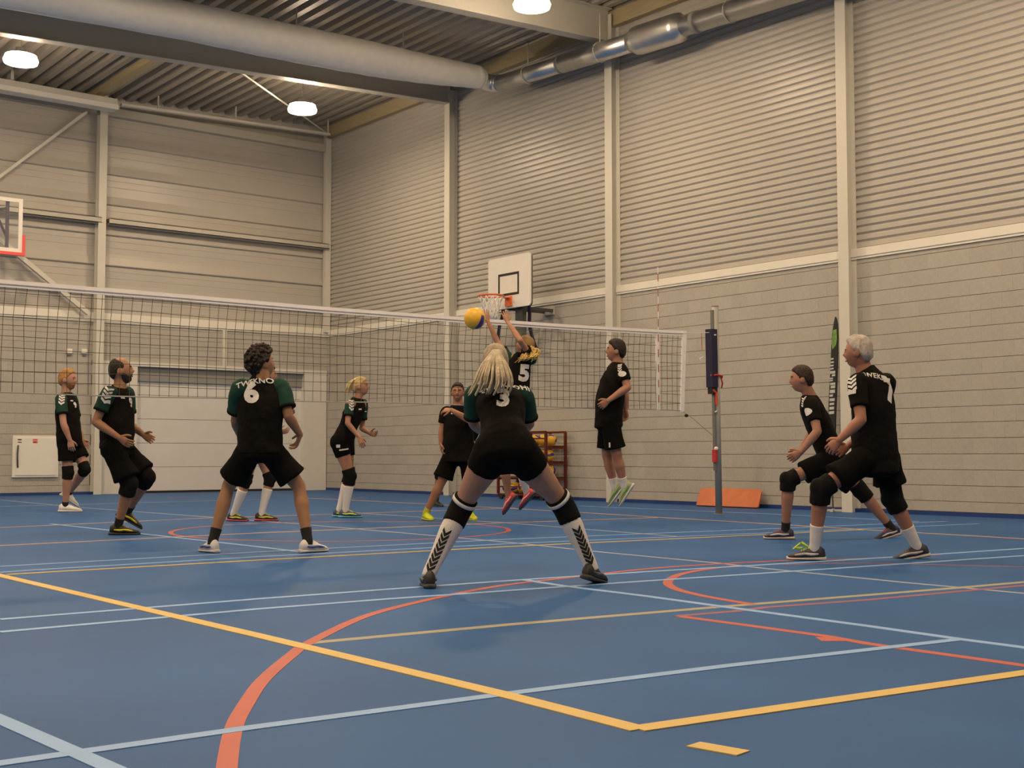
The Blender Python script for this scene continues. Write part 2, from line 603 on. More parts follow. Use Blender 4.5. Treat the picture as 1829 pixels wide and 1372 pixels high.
# long horizontal trays on the end wall, one per course and bay
EX = [XW, 2.5, -3.0, -8.5, X0]
tz = ZR + 0.17
while tz < 8.5:
    top = tz + 0.655
    pr = [(0.05, tz), (0.05, tz + 0.13), (0.056, tz + 0.135), (0.05, tz + 0.14), (0.05, tz + 0.27), (0.056, tz + 0.275), (0.05, tz + 0.28), (0.05, tz + 0.385), (0.002, tz + 0.405), (-0.004, tz + 0.42), (0.045, tz + 0.585), (0.05, top)]
    n = len(pr)
    for a, b in zip(EX[1:], EX[:-1]):
        mb = MB()
        mb._add([(a, YE + d, z) for d, z in pr] + [(b, YE + d, z) for d, z in pr], [(i, i + 1, n + i + 1, n + i) for i in range(n - 1)])
        mb.build('cladding_tray', M['clad'], wall_b)
    tz = top
for i, (a, b) in enumerate(zip(EX[1:], EX[:-1])):
    struct(MB().box((a + 0.01, YE - 0.045, ZR + 0.03), (b - 0.01, YE + 0.05, ZR + 0.20)).box((a + 0.01, YE - 0.03, ZR), (b - 0.01, YE + 0.05, ZR + 0.03)).build('trim_%d' % (i + 20), M['sill']))
    struct(MB().box((a + 0.08, YE - 0.20, 5.72), (b - 0.08, YE + 0.02, 5.735)).box((a + 0.08, YE - 0.20, 5.72), (b - 0.08, YE - 0.185, 5.84)).box((a + 0.08, YE - 0.20, 5.825), (b - 0.08, YE + 0.02, 5.84)).build('trim_%d' % (i + 30), M['steel2']))


def h_column(mb, x, y, z1, flange_axis, fw=0.18, d=0.2, t=0.014):
    """wide-flange column; flange_axis 'y': flange plane faces -x, 'x': flange plane faces -y"""
    if flange_axis == 'y':
        mb.box((x, y - fw / 2, 0), (x + t, y + fw / 2, z1)).box((x + t, y - t / 2, 0), (x + d - t, y + t / 2, z1)).box((x + d - t, y - fw / 2, 0), (x + d, y + fw / 2, z1))
    else:
        mb.box((x - fw / 2, y, 0), (x + fw / 2, y + t, z1)).box((x - t / 2, y + t, 0), (x + t / 2, y + d - t, z1)).box((x - fw / 2, y + d - t, 0), (x + fw / 2, y + d, z1))
    return mb


for i, y in enumerate(COLY):
    struct(h_column(MB(), 7.79, y, 8.6, 'y').build('trim_%d' % (i + 40), M['steel']))
for i, x in enumerate([at_y((182.3, 400), 14.3)[0], -3.0, -8.5]):
    struct(h_column(MB(), x, 14.29, 8.5, 'x', fw=0.165).build('trim_%d' % (i + 50), M['steel']))
struct(MB().box((7.84, 14.36, ZR + 0.1), (7.985, 14.48, 8.5)).build('trim_55', M['steel']))

# ------------------------------------------------------------------ roof
ceil = struct(MB().box((X0, Y0, 9.2), (XW + 0.3, YE + 0.3, 9.35)).build('ceiling', M['plain']))
x = XW + 0.06
PITCH = 0.29
while x > X0:
    pr = []
    for k in range(3):
        xx = x - k * PITCH
        pr += [(xx, 0.0), (xx - 0.125, 0.0), (xx - 0.165, 0.11), (xx - 0.25, 0.11)]
    pr.append((x - 3 * PITCH, 0.0))
    n = len(pr)
    mb = MB()
    mb._add([(a, Y0, roof_z(a) + d) for a, d in pr] + [(a, YE + 0.2, roof_z(a) + d) for a, d in pr], [(i, i + 1, n + i + 1, n + i) for i in range(n - 1)])
    mb.build('deck_sheet', M['deck'], ceil)
    x -= 3 * PITCH


def roof_beam(y, zbot, h, name, fw=0.22, t=0.018):
    """I beam along x following the roof slope"""
    mb = MB()
    a, b = X0, 7.80
    for (dy0, dy1, d0, d1) in ((-fw / 2, fw / 2, 0, t), (-0.006, 0.006, t, h - t), (-fw / 2, fw / 2, h - t, h)):
        za, zb = zbot(a), zbot(b)
        mb._add([(a, y + dy0, za + d0), (b, y + dy0, zb + d0), (b, y + dy1, zb + d0), (a, y + dy1, za + d0), (a, y + dy0, za + d1), (b, y + dy0, zb + d1), (b, y + dy1, zb + d1), (a, y + dy1, za + d1)],
                [(0, 3, 2, 1), (4, 5, 6, 7), (0, 1, 5, 4), (1, 2, 6, 5), (2, 3, 7, 6), (3, 0, 4, 7)])
    return struct(mb.build(name, M['steel2']))


for i, y in enumerate(COLY):
    roof_beam(y, lambda x: roof_z(x) - 0.60, 0.60, 'trim_%d' % (i + 60))
# edge beam along the right wall and timber purlin between the beams
struct(MB().box((7.86, Y0, 8.40), (7.99, YE, 8.68)).build('trim_70', M['timber']))
struct(MB().box((X0, YE - 0.12, 8.06), (7.9, YE + 0.04, 8.24)).build('trim_71', M['steel2']))
q0, q1 = at_y((203, 168), 14.0), at_y((312, 110), 9.55)
struct(MB().beam((2.2, YE, roof_z(2.2) - 0.05), (2.2, COLY[0], roof_z(2.2) - 0.05), 0.2, 0.12).build('trim_72', M['timber']))
# wind braces
tr = MB()
tr.beam(at_y((155, 200), 14.37), at_y((-40, 345), 14.37), 0.06, 0.06)
struct(tr.build('trim_73', M['steel']))
struct(MB().beam(at_y((-25, 408), 14.30), at_y((158, 560), 14.30), 0.09, 0.10, up=(0, 1, 0)).build('trim_74', M['steel']))
struct(MB().tube([at_y((428, 128), COLY[0] + 0.1), at_y((592, 243), 14.30)], 0.018, 8).build('trim_75', M['steel']))

# ------------------------------------------------------------------ sectional door in the end wall
door = thing('door_1', (5.3, YE, 0), '', '')
for k in ('label', 'category'):
    del door[k]
struct(door)
dz = DZ / 5.25
for i in range(6):
    z0, z1 = 0.045 + i * dz + 0.004, min(0.045 + (i + 1) * dz - 0.004, DZ + 0.05)
    MB().box((DX0 - 0.02, YE + 0.13, z0), (DX1 + 0.02, YE + 0.19, z1)).build('door_panel', M['door'], door)
MB().box((DX0 - 0.02, YE + 0.12, 0), (DX1 + 0.02, YE + 0.19, 0.045)).build('bottom_seal', M['black'], door)
MB().box((2.5, YE - 0.03, 0), (DX0, YE + 0.22, DZ + 0.0)).build('door_frame', M['frame'], door)
MB().box((DX1, YE - 0.03, 0), (XW - 0.02, YE + 0.22, DZ + 0.0)).build('door_frame', M['frame'], door)
MB().box((2.5, YE - 0.04, DZ + 0.0), (XW - 0.02, YE + 0.22, DZ + 0.09)).build('lintel', M['frame'], door)
MB().box((DX0 + 0.01, YE + 0.07, 2.42), (DX1 - 0.01, YE + 0.125, DZ)).build('lintel_shade_strip', M['grey'], door)  # grey strip stands in for the lintel's shade on the recessed door
struct(MB().box((5.28, YE - 0.04, DZ + 0.09), (5.38, YE + 0.02, ZR)).build('trim_80', M['steel']))

# ------------------------------------------------------------------ fire hose cabinet and little wall boxes
a, b = at_y((22, 778), YE), at_y((98, 852), YE)
cab = thing('hose_cabinet', (a[0], YE, b[2]), 'white metal fire hose cabinet with dark handle low on the block wall', 'cabinet')
MB().box((a[0], YE - 0.05, b[2]), (b[0] + 0.05, YE - 0.001, a[2])).build('cabinet_body', M['offwhite'], cab)
MB().box((a[0] + 0.05, YE - 0.065, b[2] + 0.04), (b[0], YE - 0.045, a[2] - 0.05)).build('cabinet_door', M['offwhite'], cab)
hz = np.linspace(0, 1, 9)
hb, ht = b[2] + 0.20, a[2] - 0.20
h = MB().tube([(a[0] + 0.10 - 0.02 * math.sin(math.pi * t), YE - 0.065 - 0.035 * math.sin(math.pi * t), hb + (ht - hb) * t) for t in hz], 0.017, 8).build('handle', M['darkgrey'], cab, True)
s = MB().box((a[0] + 0.08, YE - 0.067, a[2] - 0.15), (a[0] + 0.175, YE - 0.06, a[2] - 0.065)).build('sticker', M['white'], cab)
M['stbrown'] = mat('sticker_brown', (0.12, 0.03, 0.025), 0.5)
MB().box((a[0] + 0.09, YE - 0.069, a[2] - 0.095), (a[0] + 0.165, YE - 0.062, a[2] - 0.070)).build('dark_bar', M['stbrown'], s)
MB().box((a[0] + 0.09, YE - 0.069, a[2] - 0.145), (a[0] + 0.165, YE - 0.062, a[2] - 0.128)).build('dark_bar', M['stbrown'], s)
s = MB().box((a[0] + 0.385, YE - 0.067, a[2] - 0.155), (a[0] + 0.485, YE - 0.06, a[2] - 0.065)).build('sticker', mat('sticker_pink', (0.72, 0.28, 0.25), 0.5), cab)
M['stred'] = mat('sticker_red', (0.40, 0.03, 0.035), 0.5)
MB().box((a[0] + 0.40, YE - 0.069, a[2] - 0.145), (a[0] + 0.47, YE - 0.062, a[2] - 0.12)).build('red_bar', M['stred'], s)
MB().box((a[0] + 0.40, YE - 0.069, a[2] - 0.08), (a[0] + 0.47, YE - 0.062, a[2] - 0.072)).build('red_bar', M['stred'], s)
for p, lab in (((123, 629), 'left of the two small white boxes high on the block wall'), ((149.5, 629.5), 'right of the two small white boxes high on the block wall')):
    q = at_y(p, YE)
    t = thing('wall_detector', (q[0], YE, q[2]), lab, 'detector', 'small white wall boxes')
    MB().box((q[0] - 0.055, YE - 0.05, q[2] - 0.02), (q[0] + 0.055, YE - 0.001, q[2] + 0.07)).build('housing', M['offwhite'], t)
    MB().rings([[(q[0] + sx * 0.05, YE - 0.01 - dy, q[2] - 0.02) for sx, dy in ((-1, 0), (1, 0), (1, 0.05), (-1, 0.05))], [(q[0] + sx * 0.035, YE - 0.01 - dy, q[2] - 0.075) for sx, dy in ((-1, 0), (1, 0), (1, 0.02), (-1, 0.02))]]).build('lens', M['grey'], t)

# ------------------------------------------------------------------ rolled dividing curtain casing at the end wall
c1 = 2.47
cs = thing('curtain_casing', (c1 - 3, 13.8, 8.0), 'long white box casing under the roof at the end wall', 'casing')
MB().prism([(0, 0), (0.30, 0), (0.30, 0.10), (0.20, 0.25), (0.0, 0.25)], (c1, 13.9, 8.0), (0, -1, 0), (0, 0, 1), (-9, 0, 0)).build('casing', M['white'], cs)
MB().prism([(-0.01, -0.01), (0.31, -0.01), (0.31, 0.10), (0.20, 0.26), (-0.01, 0.26)], (c1 + 0.02, 13.9, 8.0), (0, -1, 0), (0, 0, 1), (-0.02, 0, 0)).build('end_cap', M['steel2'], cs)
for xx in (0.3, -2.5, -5.5):
    MB().box((xx, 13.62, 8.25), (xx + 0.06, 13.9, 8.5)).build('bracket', M['steel2'], cs)

rl = thing('cable_tray', (5, 13.8, 8.3), 'thin pale tray hung along the top of the end wall', 'tray')
MB().beam((2.6, 13.8, 8.17), (7.6, 13.8, 8.33), 0.10, 0.05).build('tray', M['steel'], rl)
for xx, zz in ((3.4, 8.2), (5.2, 8.255), (7.55, 8.33)):
    MB().box((xx, 13.79, zz), (xx + 0.03, 13.82, roof_z(xx) + 0.02)).build('hanger', M['steel2'], rl)

# ------------------------------------------------------------------ air ducts
fd = thing('textile_duct', (3, 7.3, 7.9), 'long pale textile air duct hanging along the roof beam', 'duct')
fp = [(-9.0, 7.3, 7.40, .31), (-5.0, 7.3, 7.60, .31), (-1.7, 7.3, 7.76, .31), (0.9, 7.3, 7.86, .31), (2.5, 7.3, 7.885, .315), (3.99, 7.3, 7.92, .315), (5.0, 7.3, 7.945, .30), (6.0, 7.3, 7.985, .265), (6.7, 7.3, 8.03, .235), (7.1, 7.3, 8.05, .215), (7.22, 7.3, 8.06, .175)]
P, R = catmull([p[:3] for p in fp], [p[3] for p in fp], 6)
P2, R2 = [], []
for i, (p, r) in enumerate(zip(P, R)):
    P2.append(p)
    R2.append(float(r[0]) * (1 + 0.012 * math.sin(i * 1.9)))
MB().tube(P2, R2, 24).build('fabric_tube', M['fabric_duct'], fd, True)
for xx in (-1.7, 0.9, 3.2, 5.4):
    MB().tube([(xx, 7.3, 8.0), (xx, 7.3, roof_z(xx) + 0.05)], 0.012, 6).build('hanger', M['steel2'], fd)
MB().tube([(7.0, 7.3, 8.05), (7.16, 7.3, 8.055)], [0.225, 0.21], 24).build('end_band', M['fabric_duct'], fd, True)

sd = thing('spiral_duct', (7.42, 3, 7.8), 'round galvanised air duct running along the right wall', 'duct')
DXC = 7.42
elbow = [(7.12, 7.3, 8.02), (7.25, 7.3, 8.0), (7.37, 7.27, 7.98), (7.45, 7.18, 7.96), (7.45, 7.05, 7.94)]
MB().tube(smooth_poly(elbow, 4), 0.165, 20).build('elbow', M['galv'], sd, True)


def duct_c(y):
    return np.array([7.45, y, 7.66 + (y - 0.5) * 0.042])


def duct_piece(y0, y1, r, name, m=None):
    return MB().tube([duct_c(y0), duct_c(y1)], r, 28).build(name, m or M['galv'], sd, True)


duct_piece(7.08, 5.25, 0.15, 'duct_pipe')
duct_piece(5.27, 5.18, 0.163, 'joint_band', M['grey'])
duct_piece(5.2, 3.25, 0.165, 'duct_pipe')
MB().tube([duct_c(3.42), duct_c(3.36), duct_c(3.28), duct_c(3.2), duct_c(2.35), duct_c(2.27), duct_c(2.22), duct_c(2.18)], [0.166, 0.175, 0.235, 0.245, 0.245, 0.235, 0.18, 0.166], 32).build('silencer', M['galv'], sd, True)
duct_piece(2.20, -6.0, 0.165, 'duct_pipe')
duct_piece(1.95, 1.86, 0.178, 'joint_band', M['grey'])
for y in (6.2, 4.2, 1.2):
    c = duct_c(y)
    MB().tube([c + [0, 0, 0.15], (c[0], y, 8.5)], 0.012, 6).tube([c + [0.17 * math.cos(t), 0, 0.17 * math.sin(t)] for t in np.linspace(0, 2 * math.pi, 25)[:-1]], 0.012, 6, closed=True).build('hanger', M['steel2'], sd)

# ------------------------------------------------------------------ high bay lamps
LX = [-11.9, -6.4, -0.92, 4.55]
LY = [9.75, 3.25, -3.25, -9.75]
seen = {(-0.92, 9.75): 'round glowing high bay lamp, left one under the far roof beam', (4.55, 9.75): 'round glowing high bay lamp near the far right corner of the roof', (4.55, 3.25): 'round glowing high bay lamp at the top by the metal air duct'}
for yy in LY:
    for xx in LX:
        x1, y1, z1 = xx, yy, LAMP_Z
        if yy == 9.75 and xx == LX[2]:
            x1, y1, z1 = at_floor((37, 113), 7.55)
        if yy == 9.75 and xx == LX[3]:
            x1, y1, z1 = at_floor((540, 200), 7.62)
        if yy == 3.25 and xx == LX[3]:
            x1, y1, z1 = at_floor((950, 14), 7.62)
        lab = seen.get((xx, yy)) or 'high bay lamp out of view, %s row, %s' % (('farthest', 'second', 'third', 'nearest')[LY.index(yy)], ('leftmost', 'left of centre', 'right of centre', 'rightmost')[LX.index(xx)])
        l = thing('high_bay_lamp', (x1, y1, z1), lab, 'lamp', 'high bay lamps under the roof')
        MB().tube([(x1, y1, z1 + 0.0), (x1, y1, z1 + 0.05)], [0.275, 0.29], 32).build('lens', M['lamp'], l, True)
        MB().tube([(x1, y1, z1 + 0.051), (x1, y1, z1 + 0.13)], [0.285, 0.255], 28).build('refractor', M['glow'], l, True)
        MB().tube([(x1, y1, z1 + 0.131), (x1, y1, z1 + 0.15), (x1, y1, z1 + 0.18), (x1, y1, z1 + 0.26)], [0.262, 0.25, 0.10, 0.09], 20).build('housing', M['grey'], l)
        MB().tube([(x1, y1, z1 + 0.25), (x1, y1, roof_z(x1) + 0.1)], 0.012, 6).build('hanger', M['steel2'], l)
        ld = bpy.data.lights.new('lamp_light', 'AREA')
        ld.shape = 'DISK'
        ld.size = 0.5
        ld.energy = LAMP_W
        ld.color = LAMP_COL
        lo = bpy.data.objects.new('lamp_light', ld)
        COL.objects.link(lo)
        lo.parent = l
        lo.location = (0, 0, -0.02)


# ------------------------------------------------------------------ glass basketball board on the end wall (left edge of the picture)
by = 13.5
tl, br = at_y((41, 356), by), at_y((41, 452), by)
bx1, bzt, bzb = tl[0], tl[2], br[2]
bx0 = bx1 - 1.8
hb_ = thing('basketball_backboard', ((bx0 + bx1) / 2, by, bzb), 'glass basketball backboard with white frame and red padded lower edge', 'basketball hoop')
MB().box((bx0, by, bzb), (bx1, by + 0.012, bzt)).build('glass_pane', M['glass'], hb_)
fw = 0.075
MB().box((bx0, by - 0.01, bzt - fw), (bx1, by + 0.02, bzt)).build('frame_bar', M['white'], hb_)
MB().box((bx0, by - 0.01, bzb), (bx1, by + 0.02, bzb + fw)).build('frame_bar', M['white'], hb_)
MB().box((bx1 - fw, by - 0.01, bzb + fw), (bx1, by + 0.02, bzt - fw)).build('frame_bar', M['white'], hb_)
MB().box((bx0, by - 0.01, bzb + fw), (bx0 + fw, by + 0.02, bzt - fw)).build('frame_bar', M['white'], hb_)
MB().box((bx0 - 0.055, by - 0.03, bzb - 0.06), (bx1 + 0.055, by + 0.05, bzb)).build('red_padding', M['redpad'], hb_)
for xa in (bx0 - 0.055, bx1):
    MB().box((xa, by - 0.03, bzb), (xa + 0.055, by + 0.05, bzb + 0.35)).build('red_padding', M['redpad'], hb_)
xp = at_y((12.5, 400), by + 0.1)[0]
for xx in (xp, bx0 + bx1 - xp):
    MB().box((xx - 0.028, by + 0.06, bzb + 0.02), (xx + 0.028, by + 0.12, bzt - 0.03)).build('support_post', M['purple'], hb_)
    MB().tube([(xx, by + 0.1, bzb + 0.3), (xx, YE - 0.1, bzb + 0.9)], 0.03, 8).tube([(xx, by + 0.1, bzt - 0.2), (xx, YE - 0.1, bzt - 0.1)], 0.03, 8).build('support_arm', M['purple'], hb_)
cx = (bx0 + bx1) / 2
MB().tube([(cx + 0.225 * math.cos(t), by - 0.38 + 0.225 * math.sin(t), bzb + 0.15) for t in np.linspace(0, 2 * math.pi, 33)[:-1]], 0.01, 8, closed=True).box((cx - 0.08, by - 0.17, bzb + 0.1), (cx + 0.08, by - 0.01, bzb + 0.16)).build('rim', M['orangerim'], hb_)

# ------------------------------------------------------------------ practice hoop on the right wall
hx = 7.0
hy0, hy1 = at_x((947, 500), hx)[1], at_x((872, 500), hx)[1]
hzt, hzb = at_x((872, 467), hx)[2] + 0.02, at_x((947, 545), hx)[2]
hp = thing('basketball_hoop', (hx, (hy0 + hy1) / 2, hzb), 'white basketball backboard with black square and orange rim on the right wall', 'basketball hoop')
cyy = (hy0 + hy1) / 2
rr = 0.06
pts = []
for (cy_, cz_, a0) in ((hy1 - rr, hzt - rr, 0), (hy0 + rr, hzt - rr, 90), (hy0 + rr, hzb + rr, 180), (hy1 - rr, hzb + rr, 270)):
    for k in range(5):
        t = math.radians(a0 + k * 22.5)
        pts.append((cy_ + rr * math.cos(t), cz_ + rr * math.sin(t)))
MB().prism(pts, (hx, 0, 0), (0, 1, 0), (0, 0, 1), (0.03, 0, 0)).build('board', M['white'], hp)
MB().prism([((p[0] - cyy) * 0.985 + cyy, (p[1] - (hzt + hzb) / 2) * 0.98 + (hzt + hzb) / 2 - 0.012) for p in pts], (hx + 0.03, 0, 0), (0, 1, 0), (0, 0, 1), (0.035, 0, 0)).build('backing', M['darkgrey'], hp)
sq0, sq1 = at_x((927, 510), hx)[1], at_x((890, 510), hx)[1]
sz0, sz1 = at_x((890, 531), hx)[2], at_x((890, 491), hx)[2]
lw = 0.045
for lo, hi in (((sq0, sz1 - lw), (sq1, sz1)), ((sq0, sz0), (sq1, sz0 + lw)), ((sq0, sz0 + lw), (sq0 + lw, sz1 - lw)), ((sq1 - lw, sz0 + lw), (sq1, sz1 - lw))):
    MB().box((hx - 0.003, lo[0], lo[1]), (hx + 0.002, hi[0], hi[1])).build('target_line', M['black'], hp)
rz = at_x((908, 530), hx - 0.1)[2]
ryc = (sq0 + sq1) / 2 - 0.02
MB().box((hx - 0.03, ryc - 0.09, rz - 0.16), (hx - 0.001, ryc + 0.09, rz + 0.02)).box((hx - 0.2, ryc - 0.06, rz - 0.015), (hx - 0.02, ryc + 0.06, rz + 0.0)).build('rim_bracket', M['orangerim'], hp)
rc = np.array([hx - 0.42, ryc, rz])
MB().tube([rc + [0.225 * math.cos(t), 0.225 * math.sin(t), 0] for t in np.linspace(0, 2 * math.pi, 41)[:-1]], 0.017, 8, closed=True).build('rim', M['orangerim'], hp, True)
nm = MB()
for k in range(12):
    a0 = 2 * math.pi * k / 12
    for sgn in (1, -1):
        pp = []
        for j in range(6):
            t = j / 5
            rad = 0.225 - 0.12 * t ** 0.6
            an = a0 + sgn * t * 1.05
            pp.append(rc + [rad * math.cos(an), rad * math.sin(an), -0.02 - 0.42 * t])
        nm.tube(pp, 0.011, 5)
o = nm.build('hoop_net', M['netwhite'], hp, True)
o['kind'] = 'stuff'
for py0, py1, pz1, px1 in ((hy0 + 0.22, at_x((958, 622), 7.9)[1], at_x((958, 622), 7.9)[2], 7.93), (hy1 - 0.25, at_x((896, 628), 7.9)[1], at_x((896, 628), 7.9)[2], 7.93)):
    MB().tube(smooth_poly([(hx + 0.07, py0, hzb + 0.12), (hx + 0.16, py0, hzb - 0.02), (hx + 0.45, (py0 + py1) / 2, hzb - 0.28), (px1 - 0.1, py1, pz1 + 0.12), (px1, py1, pz1 - 0.05)], 5), 0.034, 10).build('support_tube', M['purple'], hp, True)
MB().box((hx + 0.065, cyy - 0.14, hzb - 0.02), (XW - 0.04, cyy - 0.09, hzb + 0.04)).box((hx + 0.065, cyy + 0.09, hzb - 0.02), (XW - 0.04, cyy + 0.14, hzb + 0.04)).build('wall_arm', M['darkgrey'], hp)
MB().box((XW - 0.05, cyy - 0.14, hzb - 0.06), (XW - 0.003, cyy + 0.14, hzb + 0.10)).build('wall_plate', M['steel2'], hp)
yq = at_x((931, 590), hx + 0.2)[1]
MB().box((hx + 0.14, yq - 0.10, hzb - 0.85), (hx + 0.24, yq + 0.10, hzb + 0.25)).build('support_post', mat('post_green_grey', (0.10, 0.105, 0.085), 0.6), hp)

# ------------------------------------------------------------------ volleyball net and post
net = thing('volleyball_net', (0, 0, 0), 'dark mesh volleyball net with white top tape across the hall', 'net')
TOPP = [(-6.0, 2.43), (-3.73, 2.400), (-2.1, 2.402), (-0.5, 2.395), (1.5, 2.408), (3.0, 2.425), (4.64, 2.458), (5.17, 2.474)]


def net_top(x):
    return float(np.interp(x, [p[0] for p in TOPP], [p[1] for p in TOPP]))


def net_bot(x):
    return float(np.interp(x, [-6, -3, 0, 2, 4.64, 5.1], [1.37, 1.375, 1.385, 1.395, 1.405, 1.40]))


xs = np.linspace(-6.0, 5.17, 60)
tp = MB()
vs = []
for x in xs:
    z = net_top(x)
    vs.append([(x, -0.009, z - 0.062), (x, 0.009, z - 0.062), (x, 0.009, z + 0.004), (x, -0.009, z + 0.004)])
tp.rings(vs).build('top_tape', M['tape'], net)
MB().tube([(x, -0.011, net_top(x) - 0.035) for x in xs], 0.006, 5).build('tape_seam', mat('tape_seam', (0.45, 0.42, 0.46), 0.8), net)
mesh = MB()
rng = random.Random(3)
vx = np.arange(-6.0, 5.1, 0.10)
for x in vx:
    j = [rng.uniform(-0.012, 0.012) for _ in range(3)]
    z1, z0 = net_top(x) - 0.05, net_bot(x)
    mesh.tube([(x + 0.02, 0, z1), (x + j[0], 0, z1 * 0.7 + z0 * 0.3), (x + j[1], 0, z1 * 0.35 + z0 * 0.65), (x, 0, z0)], 0.0032, 3, cap=False)
for k in range(1, 10):
    t = k / 10
    mesh.tube([(x, 0.0, net_top(x) * (1 - t) + net_bot(x) * t + 0.006 * math.sin(x * 2.7 + k)) for x in np.linspace(-6, 5.1, 45)], 0.0032, 3, cap=False)
o = mesh.build('net_mesh', M['cord'], net)
o['kind'] = 'stuff'
MB().tube([(x, 0, net_bot(x) + 0.004 * math.sin(x * 3)) for x in np.linspace(-6, 5.1, 50)], 0.0065, 5).build('bottom_cord', M['bottomcord'], net)
bx_ = 4.63
MB().box((bx_ - 0.028, -0.014, net_bot(bx_)), (bx_ + 0.028, 0.014, net_top(bx_) - 0.06)).build('side_band', M['tape'], net)
MB().prism([(5.10, net_top(5.15)), (5.17, net_top(5.15)), (5.11, net_bot(5.1) - 0.01), (5.05, net_bot(5.1) - 0.01)], (0, -0.014, 0), (1, 0, 0), (0, 0, 1), (0, 0.028, 0)).build('side_band', M['tape'], net)
an = MB().tube([(bx_, -0.02, net_bot(bx_)), (bx_, -0.02, 3.29)], 0.0055, 8).build('antenna', M['netwhite'], net)
for k in range(9):
    z = 1.5 + k * 0.2
    MB().tube([(bx_, -0.02, z), (bx_, -0.02, z + 0.1)], 0.0068, 8).build('red_band', mat('antenna_red', (0.42, 0.15, 0.11), 0.5) if k == 0 else bpy.data.materials['antenna_red'], an)
PX, PY = 5.86, 0.07
MB().tube([(5.17, 0, net_top(5.17) - 0.02), (5.45, 0.02, 2.47), (PX - 0.09, PY, 2.50)], 0.005, 6).build('head_cable', M['netwhite'], net)
MB().tube([(5.08, 0, net_bot(5.1)), (5.25, 0.01, 1.33), (PX - 0.06, PY, 1.05)], 0.0035, 6).build('tension_cord', M['bottomcord'], net)
q = at_y((1226, 742.5), 0.0)
MB().ball(q, (0.035, 0.02, 0.022), 10, 6).build('tensioner', M['black'], net)
MB().tube([at_y((1253, 593), 0.03), at_y((1254, 625), 0.03)], 0.004, 5).build('red_cord', M['redstrap'], net)
MB().tube(smooth_poly([at_y((1251, 633), 0.03), at_y((1255, 637), 0.03), at_y((1250, 641), 0.03), at_y((1255, 646), 0.03)], 4), 0.004, 5).build('cord_end', M['netwhite'], net)

post = thing('net_post', (PX, PY, 0), 'grey round steel volleyball post with dark blue pad', 'post')
tx = at_y((1277, 548), PY)
b0, b1 = np.array([PX, PY, 0.0]), np.array([tx[0], PY, tx[2]])


def post_at(z, dx=0.0, dy=0.0):
    return b0 + (b1 - b0) * (z / b1[2]) + [dx, dy, 0]


MB().tube([post_at(0), post_at(b1[2])], 0.047, 20).build('pole', mat('post_grey', (0.34, 0.34, 0.32), 0.45), post, True)
MB().tube([post_at(b1[2]), post_at(b1[2] + 0.012)], 0.05, 20).build('pole_cap', M['grey'], post)
MB().tube([post_at(0.6, -0.06), post_at(b1[2] - 0.05, -0.06)], 0.026, 12).build('slide_rail', mat('rail_grey', (0.17, 0.17, 0.16), 0.5), post)
MB().obox(post_at(2.14, -0.085), (np.array([1.0, 0, 0]), np.array([0, 1.0, 0]), nrm(b1 - b0)), (0.055, 0.06, 0.40)).build('pad', M['navy'], post)
MB().obox(post_at(2.46, -0.075, -0.062), ((1, 0, 0), (0, 1, 0), (0, 0, 1)), (0.02, 0.003, 0.008)).build('pad_tab', M['white'], post)
MB().obox(post_at(1.74, -0.08), (np.array([1.0, 0, 0]), np.array([0, 1.0, 0]), nrm(b1 - b0)), (0.05, 0.045, 0.09)).build('winch', M['black'], post)
MB().tube([post_at(1.90, -0.15, -0.03), post_at(1.91, -0.06, -0.07), post_at(1.90, 0.06, -0.05), post_at(1.88, 0.11, 0.0)], 0.014, 6).tube([post_at(1.9, 0.04, -0.04), post_at(1.8, 0.09, -0.03), post_at(1.74, 0.10, 0.0)], 0.012, 6).build('red_strap', M['redstrap'], post)
MB().tube([post_at(1.70, -0.12, -0.04), post_at(1.66, -0.06, -0.05), post_at(1.5, -0.06, -0.05)], 0.018, 6).build('strap_end', mat('strap_orange', (0.7, 0.08, 0.03), 0.6), post)
MB().tube([post_at(1.40, -0.085, -0.04), post_at(1.415, -0.06, -0.05), post_at(1.40, -0.04, -0.04)], 0.008, 6).build('ring', M['white'], post)
MB().obox(post_at(0.80, -0.085, -0.02), ((1, 0, 0), (0, 1, 0), (0, 0, 1)), (0.02, 0.03, 0.085)).build('red_handle', M['redstrap'], post)
MB().ball(post_at(0.90, -0.065, -0.03), 0.03, 10, 6).build('knob', M['white'], post)
MB().tube([post_at(0), post_at(0.012)], 0.075, 20).build('floor_socket', M['grey'], post)


